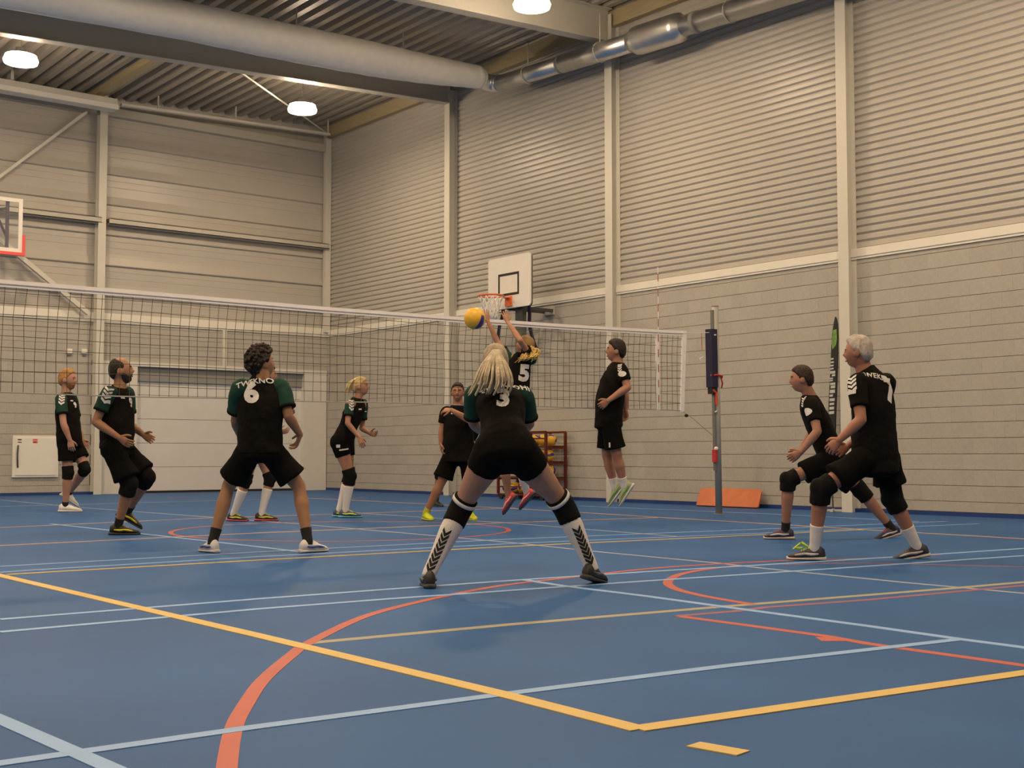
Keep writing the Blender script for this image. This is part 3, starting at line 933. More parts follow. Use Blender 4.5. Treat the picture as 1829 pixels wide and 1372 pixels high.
# ------------------------------------------------------------------ volleyballs
def make_ball(c, r, rot, label, group=None, name='volleyball', blue=(0, 1, 4)):
    """sphere of 18 curved panels, two colours"""
    n = 12
    mb = MB()
    R = rot if len(rot) == 9 or isinstance(rot, Matrix) else Matrix.Rotation(rot[0], 3, 'X') @ Matrix.Rotation(rot[1], 3, 'Y') @ Matrix.Rotation(rot[2], 3, 'Z')
    dirs = [((1, 0, 0), (0, 1, 0), (0, 0, 1)), ((-1, 0, 0), (0, 1, 0), (0, 0, 1)), ((0, 1, 0), (0, 0, 1), (1, 0, 0)), ((0, -1, 0), (0, 0, 1), (1, 0, 0)), ((0, 0, 1), (1, 0, 0), (0, 1, 0)), ((0, 0, -1), (1, 0, 0), (0, 1, 0))]
    for di, (a, u, v) in enumerate(dirs):
        a, u, v = Vector(a), Vector(u), Vector(v)
        for s in range(3):
            mb.cur = 1 if s == 1 and di in blue else 0
            vs, fs = [], []
            m = 4
            for i in range(m + 1):
                for j in range(n + 1):
                    s0 = -1 + 2 * (s + i / m) / 3
                    t0 = -1 + 2 * j / n
                    d = (a + math.tan(s0 * math.pi / 4) * u + math.tan(t0 * math.pi / 4) * v).normalized()
                    edge = 0.985 if i in (0, m) or j in (0, n) else 1.0
                    q = R @ (d * r * edge)
                    vs.append((c[0] + q.x, c[1] + q.y, c[2] + q.z))
            for i in range(m):
                for j in range(n):
                    k = i * (n + 1) + j
                    fs.append((k, k + 1, k + n + 2, k + n + 1))
            mb._add(vs, fs)
    o = mb.build(name, [M['bally'], M['ballb']], None, True, origin=c)
    return tag(o, label, 'ball', group)


bd = -FW * 0.62 + RT * 0.62 - UP * 0.48
make_ball(at_d((848, 569), 13.0), 0.112, Vector((0, 0, 1)).rotation_difference(Vector(bd)).to_matrix(), 'yellow and blue volleyball in the air beside the raised hands', blue=(4, 5))

# ball rack against the right wall
rk = thing('ball_rack', (7.6, 6.2, 0), 'dark red wheeled ball rack standing at the right wall', 'rack')
rx0, rx1 = 7.38, 7.84
ry0, ry1, rzt = at_x((1010, 825), rx1)[1], at_x((890, 860), rx0)[1], at_x((1010, 772), rx1)[2]
for yy in (ry0, ry1, (ry0 + ry1) / 2 - 0.27):
    for xx in (rx0, rx1):
        MB().box((xx - 0.02, yy - 0.022, 0.10), (xx + 0.02, yy + 0.022, rzt)).build('rack_post', M['rack'], rk)
for xx in (rx0, rx1):
    MB().box((xx - 0.018, ry0, rzt - 0.02), (xx + 0.018, ry1, rzt + 0.018)).build('rack_bar', M['rack'], rk)
shelf = [at_x((985, v), 7.6)[2] - 0.118 for v in (786, 814, 842)] + [0.09]
for zz in shelf:
    for xx in (rx0, rx0 + 0.15, rx1 - 0.15, rx1):
        MB().box((xx - 0.012, ry0, zz - 0.014), (xx + 0.012, ry1, zz + 0.014)).build('rack_bar', M['rack'], rk)
    for yy in (ry0, ry1):
        MB().box((rx0, yy - 0.015, zz - 0.045), (rx1, yy + 0.015, zz - 0.016)).build('rack_bar', M['rack'], rk)
    MB().box((rx0 - 0.012, ry0, zz + 0.13), (rx0 + 0.012, ry1, zz + 0.155)).build('rack_bar', M['rack'], rk)
for yy in (ry0 + 0.1, ry1 - 0.1):
    for xx in (rx0, rx1):
        MB().tube([(xx - 0.02, yy, 0.05), (xx + 0.02, yy, 0.05)], 0.05, 14).build('wheel', M['black'], rk)
rows = ['top shelf', 'second shelf', 'third shelf', 'bottom shelf']
ords = ['rightmost', 'second from the right', 'third from the right', 'fourth from the right', 'fifth from the right', 'sixth from the right']
for i, zz in enumerate(shelf):
    n = (5, 5, 4, 5)[i]
    y = at_x(((984, 982, 985, 934)[i], 815), 7.61)[1]
    for k in range(n if i < 3 else 3):
        lab = 'yellow blue volleyball on the %s of the red rack, %s' % (rows[i], ords[k])
        make_ball((7.61 + rng.uniform(-0.03, 0.03), y, zz + 0.014 + 0.103), 0.104, (rng.uniform(0, 6), rng.uniform(0, 6), rng.uniform(0, 6)), lab, 'volleyballs in the ball rack')
        y += 0.22

# orange board leaning on the wall
p0, p1 = at_x((1245, 906), 7.72), at_x((1353, 908.5), 7.72)
q0, q1 = at_x((1252, 876), 7.93), at_x((1362, 880), 7.93)
p0[2] = p1[2] = 0.004
ob = thing('springboard_plate', (7.75, (p0[1] + p1[1]) / 2, 0), 'orange wooden board leaning low against the block wall', 'board')
u_ = nrm(p1 - p0)
wv = q0 - p0
vdir = np.array([0.2, 0, 0.27])
vl = np.linalg.norm(vdir)
vd = vdir / vl
Lb = np.linalg.norm(p1 - p0)
sk = 0.08
r = 0.05
poly = [(0, 0), (Lb, 0), (Lb + 0.02, 0.02), (Lb - sk + 0.03, vl - 0.05), (Lb - sk - 0.02, vl), (-sk + 0.05, vl), (-sk, vl - 0.04)]
MB().prism(poly, p0, u_, vd, np.cross(u_, vd) * 0.025).build('board_plate', M['board'], ob)
MB().obox(p0 + u_ * (Lb - 0.12) + vd * vl * 0.62 - np.cross(u_, vd) * 0.003, (u_, vd, np.cross(u_, vd)), (0.025, 0.012, 0.006)).build('hand_hole', M['black'], ob)

# tall banner behind the right column
fx = 7.80
fl = thing('feather_banner', at_x((1490, 905), fx), 'tall narrow black and green banner leaning at the column by the wall', 'banner')
edge = [(1491.5, 566), (1489, 577), (1486, 598), (1484.5, 625), (1483, 660), (1481.5, 690), (1480, 720), (1479.5, 752), (1480, 800), (1482, 850), (1484, 870), (1490, 870), (1491.5, 800), (1492, 752), (1493, 720), (1494, 690), (1495.5, 650), (1496, 610), (1496, 585), (1494, 570)]
pts = [at_x(p, fx) for p in edge]
MB().prism([(p[1], p[2]) for p in pts], (fx, 0, 0), (0, 1, 0), (0, 0, 1), (0.02, 0, 0)).build('banner_cloth', M['flagblack'], fl)


def banner_patch(poly, m, name):
    pp = [at_x(p, fx) for p in poly]
    MB().prism([(p[1], p[2]) for p in pp], (fx - 0.003, 0, 0), (0, 1, 0), (0, 0, 1), (0.004, 0, 0)).build(name, m, fl)


banner_patch([(1488, 590), (1494, 588), (1495, 605), (1493, 617), (1487, 624), (1485.5, 612)], M['flaggreen'], 'green_patch')
for yy, x0, x1, h in ((640, 1484, 1489, 3), (646, 1484, 1489.5, 3), (652, 1483.5, 1489, 3), (657.5, 1483.5, 1489, 3), (663, 1483, 1492, 5), (669, 1486, 1492, 3.5), (675, 1482.5, 1488, 3), (679, 1482.5, 1488, 2.5), (684, 1483, 1492, 4), (689, 1484, 1492, 5), (696.5, 1482.5, 1491.5, 6), (705, 1482, 1488, 4), (712, 1482, 1491, 5), (720, 1482, 1490, 4), (727, 1481.5, 1490, 5), (735, 1481, 1490, 5)):
    banner_patch([(x0, yy), (x1, yy - 0.7), (x1 - 0.3, yy + h - 0.7), (x0 - 0.2, yy + h)], M['flagwhite'], 'lettering')
MB().tube([at_x((1486, 870), fx + 0.01), at_x((1488, 908), fx + 0.01)], 0.012, 8).build('banner_pole', M['darkgrey'], fl)
c = at_x((1490, 908), fx)
c[2] = 0.02
MB().beam(c + [-0.22, -0.12, 0], c + [0.14, 0.12, 0], 0.04, 0.03).beam(c + [-0.12, 0.2, 0], c + [0.1, -0.2, 0], 0.04, 0.03).build('cross_base', M['flagwhite'], fl)

# ------------------------------------------------------------------ people
def remesh(mb, voxel, smooth=2, disp=0.0, dscale=0.1, name='body'):
    me = mb.mesh('tmp')
    o = bpy.data.objects.new('tmp', me)
    COL.objects.link(o)
    md = o.modifiers.new('r', 'REMESH')
    md.mode = 'VOXEL'
    md.voxel_size = voxel
    md.use_smooth_shade = True
    sm = o.modifiers.new('s', 'SMOOTH')
    sm.factor = 0.5
    sm.iterations = smooth
    if disp:
        tx = bpy.data.textures.get('cloth_%g' % dscale) or bpy.data.textures.new('cloth_%g' % dscale, 'CLOUDS')
        tx.noise_scale = dscale
        dm = o.modifiers.new('d', 'DISPLACE')
        dm.texture = tx
        dm.strength = disp
        dm.mid_level = 0.5
        dm.texture_coords = 'GLOBAL'
    dg = bpy.context.evaluated_depsgraph_get()
    out = bpy.data.meshes.new_from_object(o.evaluated_get(dg))
    out.name = name
    bpy.data.objects.remove(o)
    bpy.data.meshes.remove(me)
    return out


def mesh_obj(me, name, m, parent):
    """place a world-space mesh under its person"""
    org = ORG[parent.name]
    me.transform(Matrix.Translation((-org[0], -org[1], -org[2])))
    me.materials.clear()
    me.materials.append(m)
    me.polygons.foreach_set('use_smooth', [True] * len(me.polygons))
    return link(name, me, parent, org)


SK = {}


def skin(col):
    if col not in SK:
        SK[col] = mat('skin', (col[0] * 0.80, col[1] * 0.76, col[2] * 0.72), 0.5, var=0.10, vscale=9, bump=0.05, bscale=120, spec=0.4)
    return SK[col]


HM = {}


def hairmat(col):
    if col not in HM:
        HM[col] = mat('hair', col, 0.55, var=0.30, vscale=26, bump=0.7, bscale=90, spec=0.35, stretch=(1, 1, 0.35))
    return HM[col]


BLK = mat('jersey_black', (0.0070, 0.0060, 0.0048), 0.85, var=0.12, vscale=8, bump=0.25, bscale=30, spec=0.12)
BLK2 = mat('shorts_black', (0.0045, 0.0042, 0.0036), 0.9, var=0.1, vscale=8, bump=0.2, bscale=30, spec=0.1)
GRN = mat('jersey_green', (0.008, 0.045, 0.030), 0.75, var=0.12, vscale=8, bump=0.25, bscale=30, spec=0.25)
PAD = mat('kneepad_black', (0.006, 0.0055, 0.005), 0.92, var=0.15, vscale=20, bump=0.3, bscale=60, spec=0.2)
SWH = mat('sock_white', (0.74, 0.70, 0.68), 0.9, var=0.04, vscale=15, bump=0.2, bscale=80)
SBK = mat('sock_black', (0.012, 0.011, 0.011), 0.9, bump=0.2, bscale=80)
PRINT = mat('jersey_print', (0.72, 0.69, 0.66), 0.7)
EYEW = mat('eye_white', (0.42, 0.37, 0.34), 0.3)
EYED = mat('eye_iris', (0.02, 0.015, 0.012), 0.2)
LIP = mat('lips', (0.40, 0.13, 0.10), 0.5)
SHM = {}


def shoemat(col):
    if col not in SHM:
        SHM[col] = mat('shoe', col, 0.55, var=0.1, vscale=20)
    return SHM[col]


def sstep(a, b, x):
    t = min(max((x - a) / (b - a), 0), 1)
    return t * t * (3 - 2 * t)


def head_point(d, hs):
    """surface of a head for unit direction d (right, front, up); hs = half head height in metres"""
    x, y, z = d
    k = hs / 0.118
    rx, ry, rz = 0.077, (0.094 if y > 0 else 0.102), 0.118
    e = (abs(x) ** 2.25 + abs(y) ** 2.25 + abs(z) ** 2.25) ** (-1 / 2.25)
    px, py, pz = x * e * rx, y * e * ry, z * e * rz
    low = sstep(0.05, -0.85, z)
    px *= 1 - 0.30 * low
    if y < 0:
        py *= 1 - 0.38 * sstep(-0.15, -0.9, z)
    else:
        py *= 1 - 0.04 * low
        front = sstep(0.15, 0.7, y)
        g = lambda a, s: math.exp(-(a / s) ** 2)
        py += front * (0.026 * g(x, 0.16) * g(z + 0.16, 0.15) + 0.012 * g(x, 0.10) * g(z - 0.08, 0.16))
        py += front * (0.004 * g(z - 0.26, 0.10) * g(x, 0.5))
        py -= front * 0.010 * (g(x - 0.36, 0.17) + g(x + 0.36, 0.17)) * g(z - 0.06, 0.10)
        py += front * (0.007 * g(x, 0.28) * g(z + 0.47, 0.07) + 0.006 * g(x, 0.25) * g(z + 0.60, 0.06) - 0.004 * g(x, 0.3) * g(z + 0.535, 0.025))
        py += front * 0.013 * g(x, 0.32) * g(z + 0.80, 0.16)
    return np.array([px, py, pz]) * k


def head_grid(hs, fn, n=40, m=28):
    vs = []
    for i in range(m + 1):
        th = math.pi * i / m
        for j in range(n):
            ph = 2 * math.pi * j / n
            d = (math.sin(th) * math.sin(ph), math.sin(th) * math.cos(ph), math.cos(th))
            vs.append(fn(d))
    fs = []
    for i in range(m):
        for j in range(n):
            a, b = i * n + j, i * n + (j + 1) % n
            fs.append((a, b, b + n, a + n))
    return vs, fs


def hair_amount(d, kind):
    x, y, z = d
    az = math.atan2(abs(x), y)  # 0 front, pi back
    if kind == 'bald':
        line = 0.30 if az < 1.25 else (0.05 if az < 1.7 else -0.55)
        lo = np.interp(az, [0, 1.1, 1.35, 1.6, 1.9, 2.3, 3.14], [0.5, 0.35, 0.10, 0.10, -0.20, -0.48, -0.58])
        hi = np.interp(az, [0, 1.2, 1.6, 2.2, 3.14], [0.40, 0.50, 0.72, 0.90, 0.95])
        return sstep(1.05, 1.30, az) * sstep(hi + 0.08, hi - 0.05, z) * sstep(lo - 0.06, lo + 0.06, z)
    lo = np.interp(az, [0, 0.6, 1.0, 1.28, 1.42, 1.6, 1.75, 1.95, 2.3, 3.14], [0.62, 0.58, 0.44, 0.22, -0.02, 0.12, 0.08, -0.22, -0.50, -0.58])
    return sstep(lo - 0.06, lo + 0.06, z)


def J3(p, px, py, off=0.0):
    return at_d((px, py), p['D'] + off)


def hand(mb, wrist, d, pn, s, curl=0.45, spread=1.0, flip=1):
    """palm, four fingers of different length and a thumb; d = finger direction, pn = palm normal, flip = side of the thumb"""
    d = nrm(d)
    pn = nrm(pn - d * (pn @ d))
    side = np.cross(d, pn) * flip          # towards the thumb
    L = 0.092 * s
    rings = []
    for t, w, th in ((-0.12, 0.026, 0.020), (0.1, 0.030, 0.019), (0.5, 0.041, 0.017), (0.85, 0.043, 0.014), (1.02, 0.039, 0.010)):
        c = wrist + d * L * t
        rings.append([c + (w * math.cos(a) * side + th * math.sin(a) * pn) * s for a in np.linspace(0, 2 * math.pi, 13)[:-1]])
    mb.rings(rings)
    for i, (o, ln) in enumerate(((0.031, 0.072), (0.0105, 0.081), (-0.0105, 0.075), (-0.031, 0.058))):
        base = wrist + d * L * (0.93 - 0.04 * abs(i - 1)) + side * o * s
        dr = nrm(d + side * (o * 4.0 * spread))
        pts, rad = [base - dr * 0.02 * s, base], [0.009 * s, 0.0098 * s]
        ang = 0.1
        q = base
        for seg, fr in enumerate((0.45, 0.32, 0.23)):
            ang += curl * (0.55 if seg == 0 else 1.0)
            q = q + (dr * math.cos(ang) + pn * math.sin(ang)) * ln * fr * s
            pts.append(q)
            rad.append((0.0092, 0.0084, 0.0068)[seg] * s)
        mb.chain(pts, rad, 8, 2)
    b = wrist + d * L * 0.18 + side * 0.026 * s
    t1 = nrm(side * 0.75 + d * 0.75 + pn * 0.35)
    t2 = nrm(side * 0.25 + d * 1.0 + pn * 0.5)
    mb.chain([b - t1 * 0.012 * s, b + t1 * 0.03 * s, b + t1 * 0.05 * s + t2 * 0.005 * s, b + t1 * 0.052 * s + t2 * 0.035 * s], [0.014 * s, 0.0135 * s, 0.011 * s, 0.0085 * s], 8, 2)


def decal(target_bvh, polys_mesh, c, U, V, nvec, name, m, parent, lift=0.004, org=(0, 0, 0)):
    """lay flat print (2D verts, faces) onto cloth by casting along -nvec"""
    vs, fs = polys_mesh
    c, U, V, nvec = [np.asarray(x, float) for x in (c, U, V, nvec)]
    hit = []
    for (u, v) in vs:
        o = c + U * u + V * v + nvec * 0.5
        h = target_bvh.ray_cast(Vector(o), Vector(-nvec), 0.9)
        if h[0] is None:
            hit.append(None)
        else:
            hit.append(np.array(h[0]) + np.array(h[1]) * lift)
    mb = MB()
    idx = {}
    for i, h in enumerate(hit):
        if h is not None:
            idx[i] = len(mb.v)
            mb.v.append(tuple(h))
    for f in fs:
        if all(i in idx for i in f):
            mb.f.append(tuple(idx[i] for i in f))
            mb.mi.append(0)
    if not mb.f:
        return None
    o = mb.build(name, m, parent, True)
    return o


def flat_grid(bm, maxlen):
    for _ in range(6):
        es = [e for e in bm.edges if e.calc_length() > maxlen]
        if not es:
            break
        bmesh.ops.subdivide_edges(bm, edges=es, cuts=1)
        bmesh.ops.triangulate(bm, faces=bm.faces)
    vs = [(v.co.x, v.co.y) for v in bm.verts]
    bm.verts.index_update()
    fs = [tuple(v.index for v in f.verts) for f in bm.faces]
    bm.free()
    return vs, fs


def text_flat(s, h, bold=0.03, arc=0.0, space=1.0):
    cu = bpy.data.curves.new('t', 'FONT')
    cu.body = s
    cu.size = 1.0
    cu.offset = bold
    cu.align_x = 'CENTER'
    cu.space_character = space
    cu.resolution_u = 3
    o = bpy.data.objects.new('t', cu)
    COL.objects.link(o)
    dg = bpy.context.evaluated_depsgraph_get()
    me = bpy.data.meshes.new_from_object(o.evaluated_get(dg))
    bpy.data.objects.remove(o)
    bm = bmesh.new()
    bm.from_mesh(me)
    bpy.data.meshes.remove(me)
    k = h / 0.69
    for v in bm.verts:
        v.co *= k
        v.co.y -= h / 2
        if arc:
            v.co.y -= v.co.x ** 2 * arc
    bmesh.ops.triangulate(bm, faces=bm.faces)
    return flat_grid(bm, 0.03)


def poly_flat(polys, maxlen=0.03):
    bm = bmesh.new()
    for p in polys:
        bm.faces.new([bm.verts.new((x, y, 0)) for x, y in p])
    bmesh.ops.triangulate(bm, faces=bm.faces)
    return flat_grid(bm, maxlen)


def chevrons(n, w, h, step):
    out = []
    for i in range(n):
        y = -i * step
        out.append([(-w, y + h), (0, y), (w, y + h), (w, y + h - h * 0.75), (0, y - h * 0.8), (-w, y + h - h * 0.75)])
    return out


def shoe(p, parent, A, F, U, s, style, side):
    """A ankle, F toe direction, U up of the foot"""
    F = nrm(F)
    U = nrm(U - F * (U @ F))
    S = np.cross(F, U)
    o = A - U * 0.088 * s

    def sec(x, hw, z0, z1, n=14, p=2.6):
        r = []
        for j in range(n):
            c, sn = math.cos(2 * math.pi * j / n), math.sin(2 * math.pi * j / n)
            e = (abs(c) ** p + abs(sn) ** p) ** (-1 / p)
            zz = (z0 + z1) / 2 + (z1 - z0) / 2 * sn * e
            w = hw * (1 - 0.30 * max(0, sn * e)) * c * e
            r.append(o + (F * x + S * w + U * zz) * s)
        return r

    up = MB()
    up.rings([sec(*q) for q in ((-0.080, 0.012, 0.02, 0.055), (-0.074, 0.026, 0.012, 0.085), (-0.045, 0.036, 0.012, 0.108), (0.0, 0.038, 0.012, 0.108), (0.035, 0.041, 0.012, 0.098), (0.085, 0.046, 0.012, 0.076), (0.13, 0.050, 0.012, 0.060), (0.165, 0.047, 0.012, 0.050), (0.19, 0.036, 0.014, 0.042), (0.204, 0.016, 0.018, 0.032))])
    so = up.build('shoe', shoemat(style['up']), parent, True)
    sl = MB()
    sl.rings([sec(x, w, 0.0, z, p=4) for x, w, z in ((-0.090, 0.016, 0.026), (-0.082, 0.034, 0.030), (-0.04, 0.041, 0.030), (0.03, 0.042, 0.026), (0.09, 0.050, 0.023), (0.14, 0.053, 0.022), (0.18, 0.046, 0.022), (0.202, 0.032, 0.024), (0.214, 0.014, 0.026))])
    sl.build('sole', shoemat(style['sole']), so, True)
    if style.get('mark'):
        for sd in (1, -1):
            mk = MB()
            pts = [o + (F * x + S * sd * w + U * z) * s for x, w, z in ((-0.03, 0.0375, 0.05), (0.02, 0.041, 0.045), (0.06, 0.0445, 0.05), (0.10, 0.046, 0.045), (0.14, 0.047, 0.038))]
            mk.chain(pts, [0.006 * s, 0.011 * s, 0.009 * s, 0.010 * s, 0.005 * s], 8, 2)
            mk.build('shoe_mark', shoemat(style['mark']), so, True)
    lc = MB()
    for x, z in ((0.045, 0.098), (0.062, 0.089), (0.079, 0.081), (0.096, 0.074)):
        lc.tube([o + (F * x - S * 0.024 + U * (z - 0.012)) * s, o + (F * x + U * (z + 0.002)) * s, o + (F * x + S * 0.024 + U * (z - 0.012)) * s], 0.005 * s, 6)
    if style.get('bow'):
        for sd in (1, -1):
            lc.tube([o + (F * 0.05 + U * 0.10) * s, o + (F * 0.10 + S * sd * 0.05 + U * 0.13) * s, o + (F * 0.15 + S * sd * 0.06 + U * 0.09) * s, o + (F * 0.09 + S * sd * 0.02 + U * 0.09) * s], 0.008 * s, 6)
    lc.build('laces', shoemat(style.get('lace', style['up'])), so)
    return so


def person(p):
    s = p.get('s', 1.0)
    fat = p.get('fat', 1.0)
    fem = p.get('fem', False)
    j = lambda k: at_d(p[k][:2], p['D'] + (p[k][2] if len(p[k]) > 2 else 0.0))
    base = at_d((p['La'][0] * 0.5 + p['Ra'][0] * 0.5, p['La'][1]), p['D'])
    vd = base - CP
    vd[2] = 0
    vd = nrm(vd)
    rd = np.array([vd[1], -vd[0], 0])
    ORIG = np.array([base[0], base[1], 0.0])
    root = thing('person', ORIG, p['label'], 'person')
    dirv = lambda az, pit=0: (vd * math.cos(math.radians(az)) + rd * math.sin(math.radians(az))) * math.cos(math.radians(pit)) + np.array([0, 0, 1.0]) * math.sin(math.radians(pit))
    N = j('neck')
    Ls, Rs, Le, Re, Lw, Rw = [j(k) for k in ('Ls', 'Rs', 'Le', 'Re', 'Lw', 'Rw')]
    Lp, Rp, Lk, Rk, La, Ra = [j(k) for k in ('Lp', 'Rp', 'Lk', 'Rk', 'La', 'Ra')]
    if p.get('gl', True):
        La[2] = 0.090 * s
    if p.get('gr', True):
        Ra[2] = 0.090 * s
    Pc = (Lp + Rp) / 2
    Sc = (Ls + Rs) / 2
    bodydir = nrm(np.cross(np.array([0, 0, 1.0]), Rs - Ls)) * 1.0
    hipside, shside = nrm(Rp - Lp), nrm(Rs - Ls)
    # --- head frame
    hx_, hy_, ho, haz, hpit, hh = p['head']
    Hc = at_d((hx_, hy_), p['D'] + ho)
    hf = dirv(haz, hpit)
    hr = nrm(np.cross(hf, np.array([0, 0, 1.0])))
    roll = math.radians(p.get('roll', 0))
    hu = np.cross(hr, hf)
    hr, hu = hr * math.cos(roll) + hu * math.sin(roll), hu * math.cos(roll) - hr * math.sin(roll)
    hs = hh / 2
    HW = lambda q: Hc + hr * q[0] + hf * q[1] + hu * q[2]
    # --- body
    b = MB()
    vs, fs = head_grid(hs, lambda d: HW(head_point(d, hs)))
    b._add(vs, fs)
    k = hs / 0.118
    for sx in (1, -1):
        b.ball(HW(np.array([sx * 0.078, -0.008, -0.008]) * k), (0.011 * k, 0.026 * k, 0.034 * k), 10, 8, (nrm(hr + hf * sx * 0.3), hf, hu))
    nr = (0.050 if fem else 0.060) * s
    b.chain([N - (N - Pc) * 0.04, N + (Hc - N) * 0.35, HW(np.array([0, -0.022, -0.05]) * k)], [nr * 1.12, nr, nr * 0.98], 16)
    up = nrm(N - Pc)
    tw = 0.90 if fem else 1.0
    bow = np.array(p.get('bow', (0, 0, 0)), float)
    T = lambda t: Pc + (Sc - Pc) * t + bow * (4 * t * (1 - t))
    b.ell([T(-0.10), T(0.12), T(0.42), T(0.75), T(0.95), T(1.0) + (N - Sc) * 0.6], [(0.13 * s, 0.09 * s), (0.145 * s * tw, 0.10 * s * fat), (0.125 * s * tw, 0.095 * s * fat), (0.145 * s * tw, 0.10 * s * fat), (0.13 * s * tw, 0.085 * s), (0.06 * s, 0.055 * s)],
          [hipside, hipside, nrm(hipside + shside), shside, shside, shside], n=20)
    ar = (0.82 if fem else 1.0) * s * p.get('arm', 1.0)
    for S_, E_, W_ in ((Ls, Le, Lw), (Rs, Re, Rw)):
        b.chain([Sc + (S_ - Sc) * 0.7, S_], [0.06 * s, 0.058 * s], 12)
        b.chain([S_, S_ + (E_ - S_) * 0.35, S_ + (E_ - S_) * 0.8, E_], [0.055 * ar, 0.052 * ar, 0.043 * ar, 0.042 * ar], 14)
        b.chain([E_, E_ + (W_ - E_) * 0.28, E_ + (W_ - E_) * 0.7, W_], [0.042 * ar, 0.045 * ar, 0.034 * ar, 0.027 * ar], 14)
    lg = (0.98 if fem else 1.0) * s * p.get('leg', 1.0)
    th = p.get('thigh', 1.0)
    for H_, K_, A_ in ((Lp, Lk, La), (Rp, Rk, Ra)):
        b.chain([H_ + (K_ - H_) * 0.05, H_ + (K_ - H_) * 0.3, H_ + (K_ - H_) * 0.75, K_], [0.086 * lg * th, 0.086 * lg * th, 0.066 * lg, 0.057 * lg], 18)
        sh_ = A_ - K_
        b.chain([K_, K_ + sh_ * 0.12, K_ + sh_ * 0.32, K_ + sh_ * 0.65, K_ + sh_ * 0.9, A_], [0.056 * lg, 0.054 * lg, 0.061 * lg, 0.046 * lg, 0.036 * lg, 0.036 * lg], 16)
    me = remesh(b, p.get('vox', 0.0085), 2)
    # hands keep their own fingers
    hm = MB()
    for sd, W_, E_, key in ((-1, Lw, Le, 'Lh'), (1, Rw, Re, 'Rh')):
        tip = j(key) if key in p else W_ + (W_ - E_)
        d = nrm(tip - W_)
        inward = T(0.5) - W_
        pn = inward + bodydir * 0.0 + np.array([0, 0, -0.05])
        if p.get(key + 'n') is not None:
            pn = dirv(*p[key + 'n'])
        pn = nrm(pn - d * (pn @ d))
        sidev = np.cross(d, pn)
        want = bodydir + np.array([0, 0, 0.15])
        fl = 1 if sidev @ want > 0 else -1
        hand(hm, W_, d, pn, s * (0.9 if fem else 1.0), p.get('curl', 0.42), p.get('spread', 1.0), fl)
    hme = hm.mesh('h')
    bm = bmesh.new()
    bm.from_mesh(me)
    bm.from_mesh(hme)
    bm.to_mesh(me)
    bm.free()
    bpy.data.meshes.remove(hme)
    mesh_obj(me, 'body', skin(p['skin']), root)
    # --- face
    for sx in (1, -1):
        c = HW(np.array([sx * 0.030, 0.0735, 0.006]) * k)
        e = MB().ball(c, 0.0118 * k, 12, 8).build('eye', EYEW, root, True)
        MB().ball(c + (hf * 0.0065 + hr * sx * 0.001) * k, 0.0072 * k, 10, 6).build('iris', EYED, e, True)
        pts = [HW(np.array([sx * x, y, z]) * k) for x, y, z in ((0.014, 0.0925, 0.027), (0.030, 0.089, 0.032), (0.047, 0.078, 0.026))]
        MB().chain(pts, [0.004 * k, 0.0048 * k, 0.003 * k], 6, 2).build('eyebrow', hairmat(p.get('brow', p['hair'])), root, True)
    MB().chain([HW(np.array([x, y, -0.062]) * k) for x, y in ((-0.022, 0.080), (0, 0.0905), (0.022, 0.080))], [0.004 * k, 0.0075 * k, 0.004 * k], 8, 3).build('mouth', LIP, root, True)
    # --- hair
    kind = p.get('style', 'short')
    thick = {'short': 0.16, 'bald': 0.07, 'afro': 0.34, 'pony': 0.13, 'white': 0.15, 'bun': 0.13}[kind] * p.get('hthick', 1.0)
    nz = Vector((hx_, hy_, 1.7))

    def hair_fn(d):
        a = hair_amount(d, 'bald' if kind == 'bald' else 'x')
        q = head_point(d, hs)
        rough = noise.noise(Vector(d) * 4.0 + nz) * 0.25 + noise.noise(Vector(d) * 11.0 + nz) * 0.22
        t = thick * (1 + rough * (1.0 if kind != 'pony' else 0.3))
        if kind == 'afro':
            t = thick * (1 + 0.5 * noise.noise(Vector(d) * 9.0 + nz)) * (0.55 + 0.45 * sstep(-0.6, 0.2, d[2]))
        topk = 1.0 + 0.35 * sstep(0.2, 0.9, d[2]) * (kind in ('short', 'white'))
        return HW(q * (1 + a * t * topk - (1 - a) * 0.12))
    vs, fs = head_grid(hs, hair_fn, 64, 44)
    hmb = MB()
    hmb._add(vs, fs)
    hmat = hairmat(p['hair'])
    hair_o = hmb.build('hair', hmat, root, True)
    if kind == 'afro':
        cm = MB()
        rg = random.Random(5)
        for _ in range(260):
            d = nrm([rg.gauss(0, 1), rg.gauss(0, 1), rg.gauss(0.3, 1)])
            a = hair_amount(d, 'x')
            if a < 0.6:
                continue
            cm.ball(HW(head_point(d, hs) * (1 + thick * (0.75 + 0.45 * rg.random()) * (0.55 + 0.45 * sstep(-0.6, 0.2, d[2])))), 0.017 * k, 7, 5)
        o = cm.build('hair_curls', hmat, hair_o, True)
        o['kind'] = 'stuff'
    if p.get('beard'):
        def beard_fn(d):
            x, y, z = d
            az = math.atan2(abs(x), y)
            hi = np.interp(az, [0, 0.25, 0.5, 0.9, 1.3, 1.6], [-0.30, -0.32, -0.40, -0.38, -0.20, 0.0])
            a = sstep(hi + 0.05, hi - 0.08, z) * sstep(1.75, 1.45, az) * sstep(-1.0, -0.93, z)
            a *= 1 - 0.9 * math.exp(-((z + 0.53) / 0.07) ** 2) * math.exp(-(x / 0.2) ** 2)
            return HW(head_point(d, hs) * (1 + 0.07 * a * (1 + 0.4 * noise.noise(Vector(d) * 12 + nz)) - 0.10 * (1 - a)))
        vs, fs = head_grid(hs, beard_fn, 56, 40)
        bmb = MB()
        bmb._add(vs, fs)
        bmb.build('beard', hairmat(p['beard']), root, True)
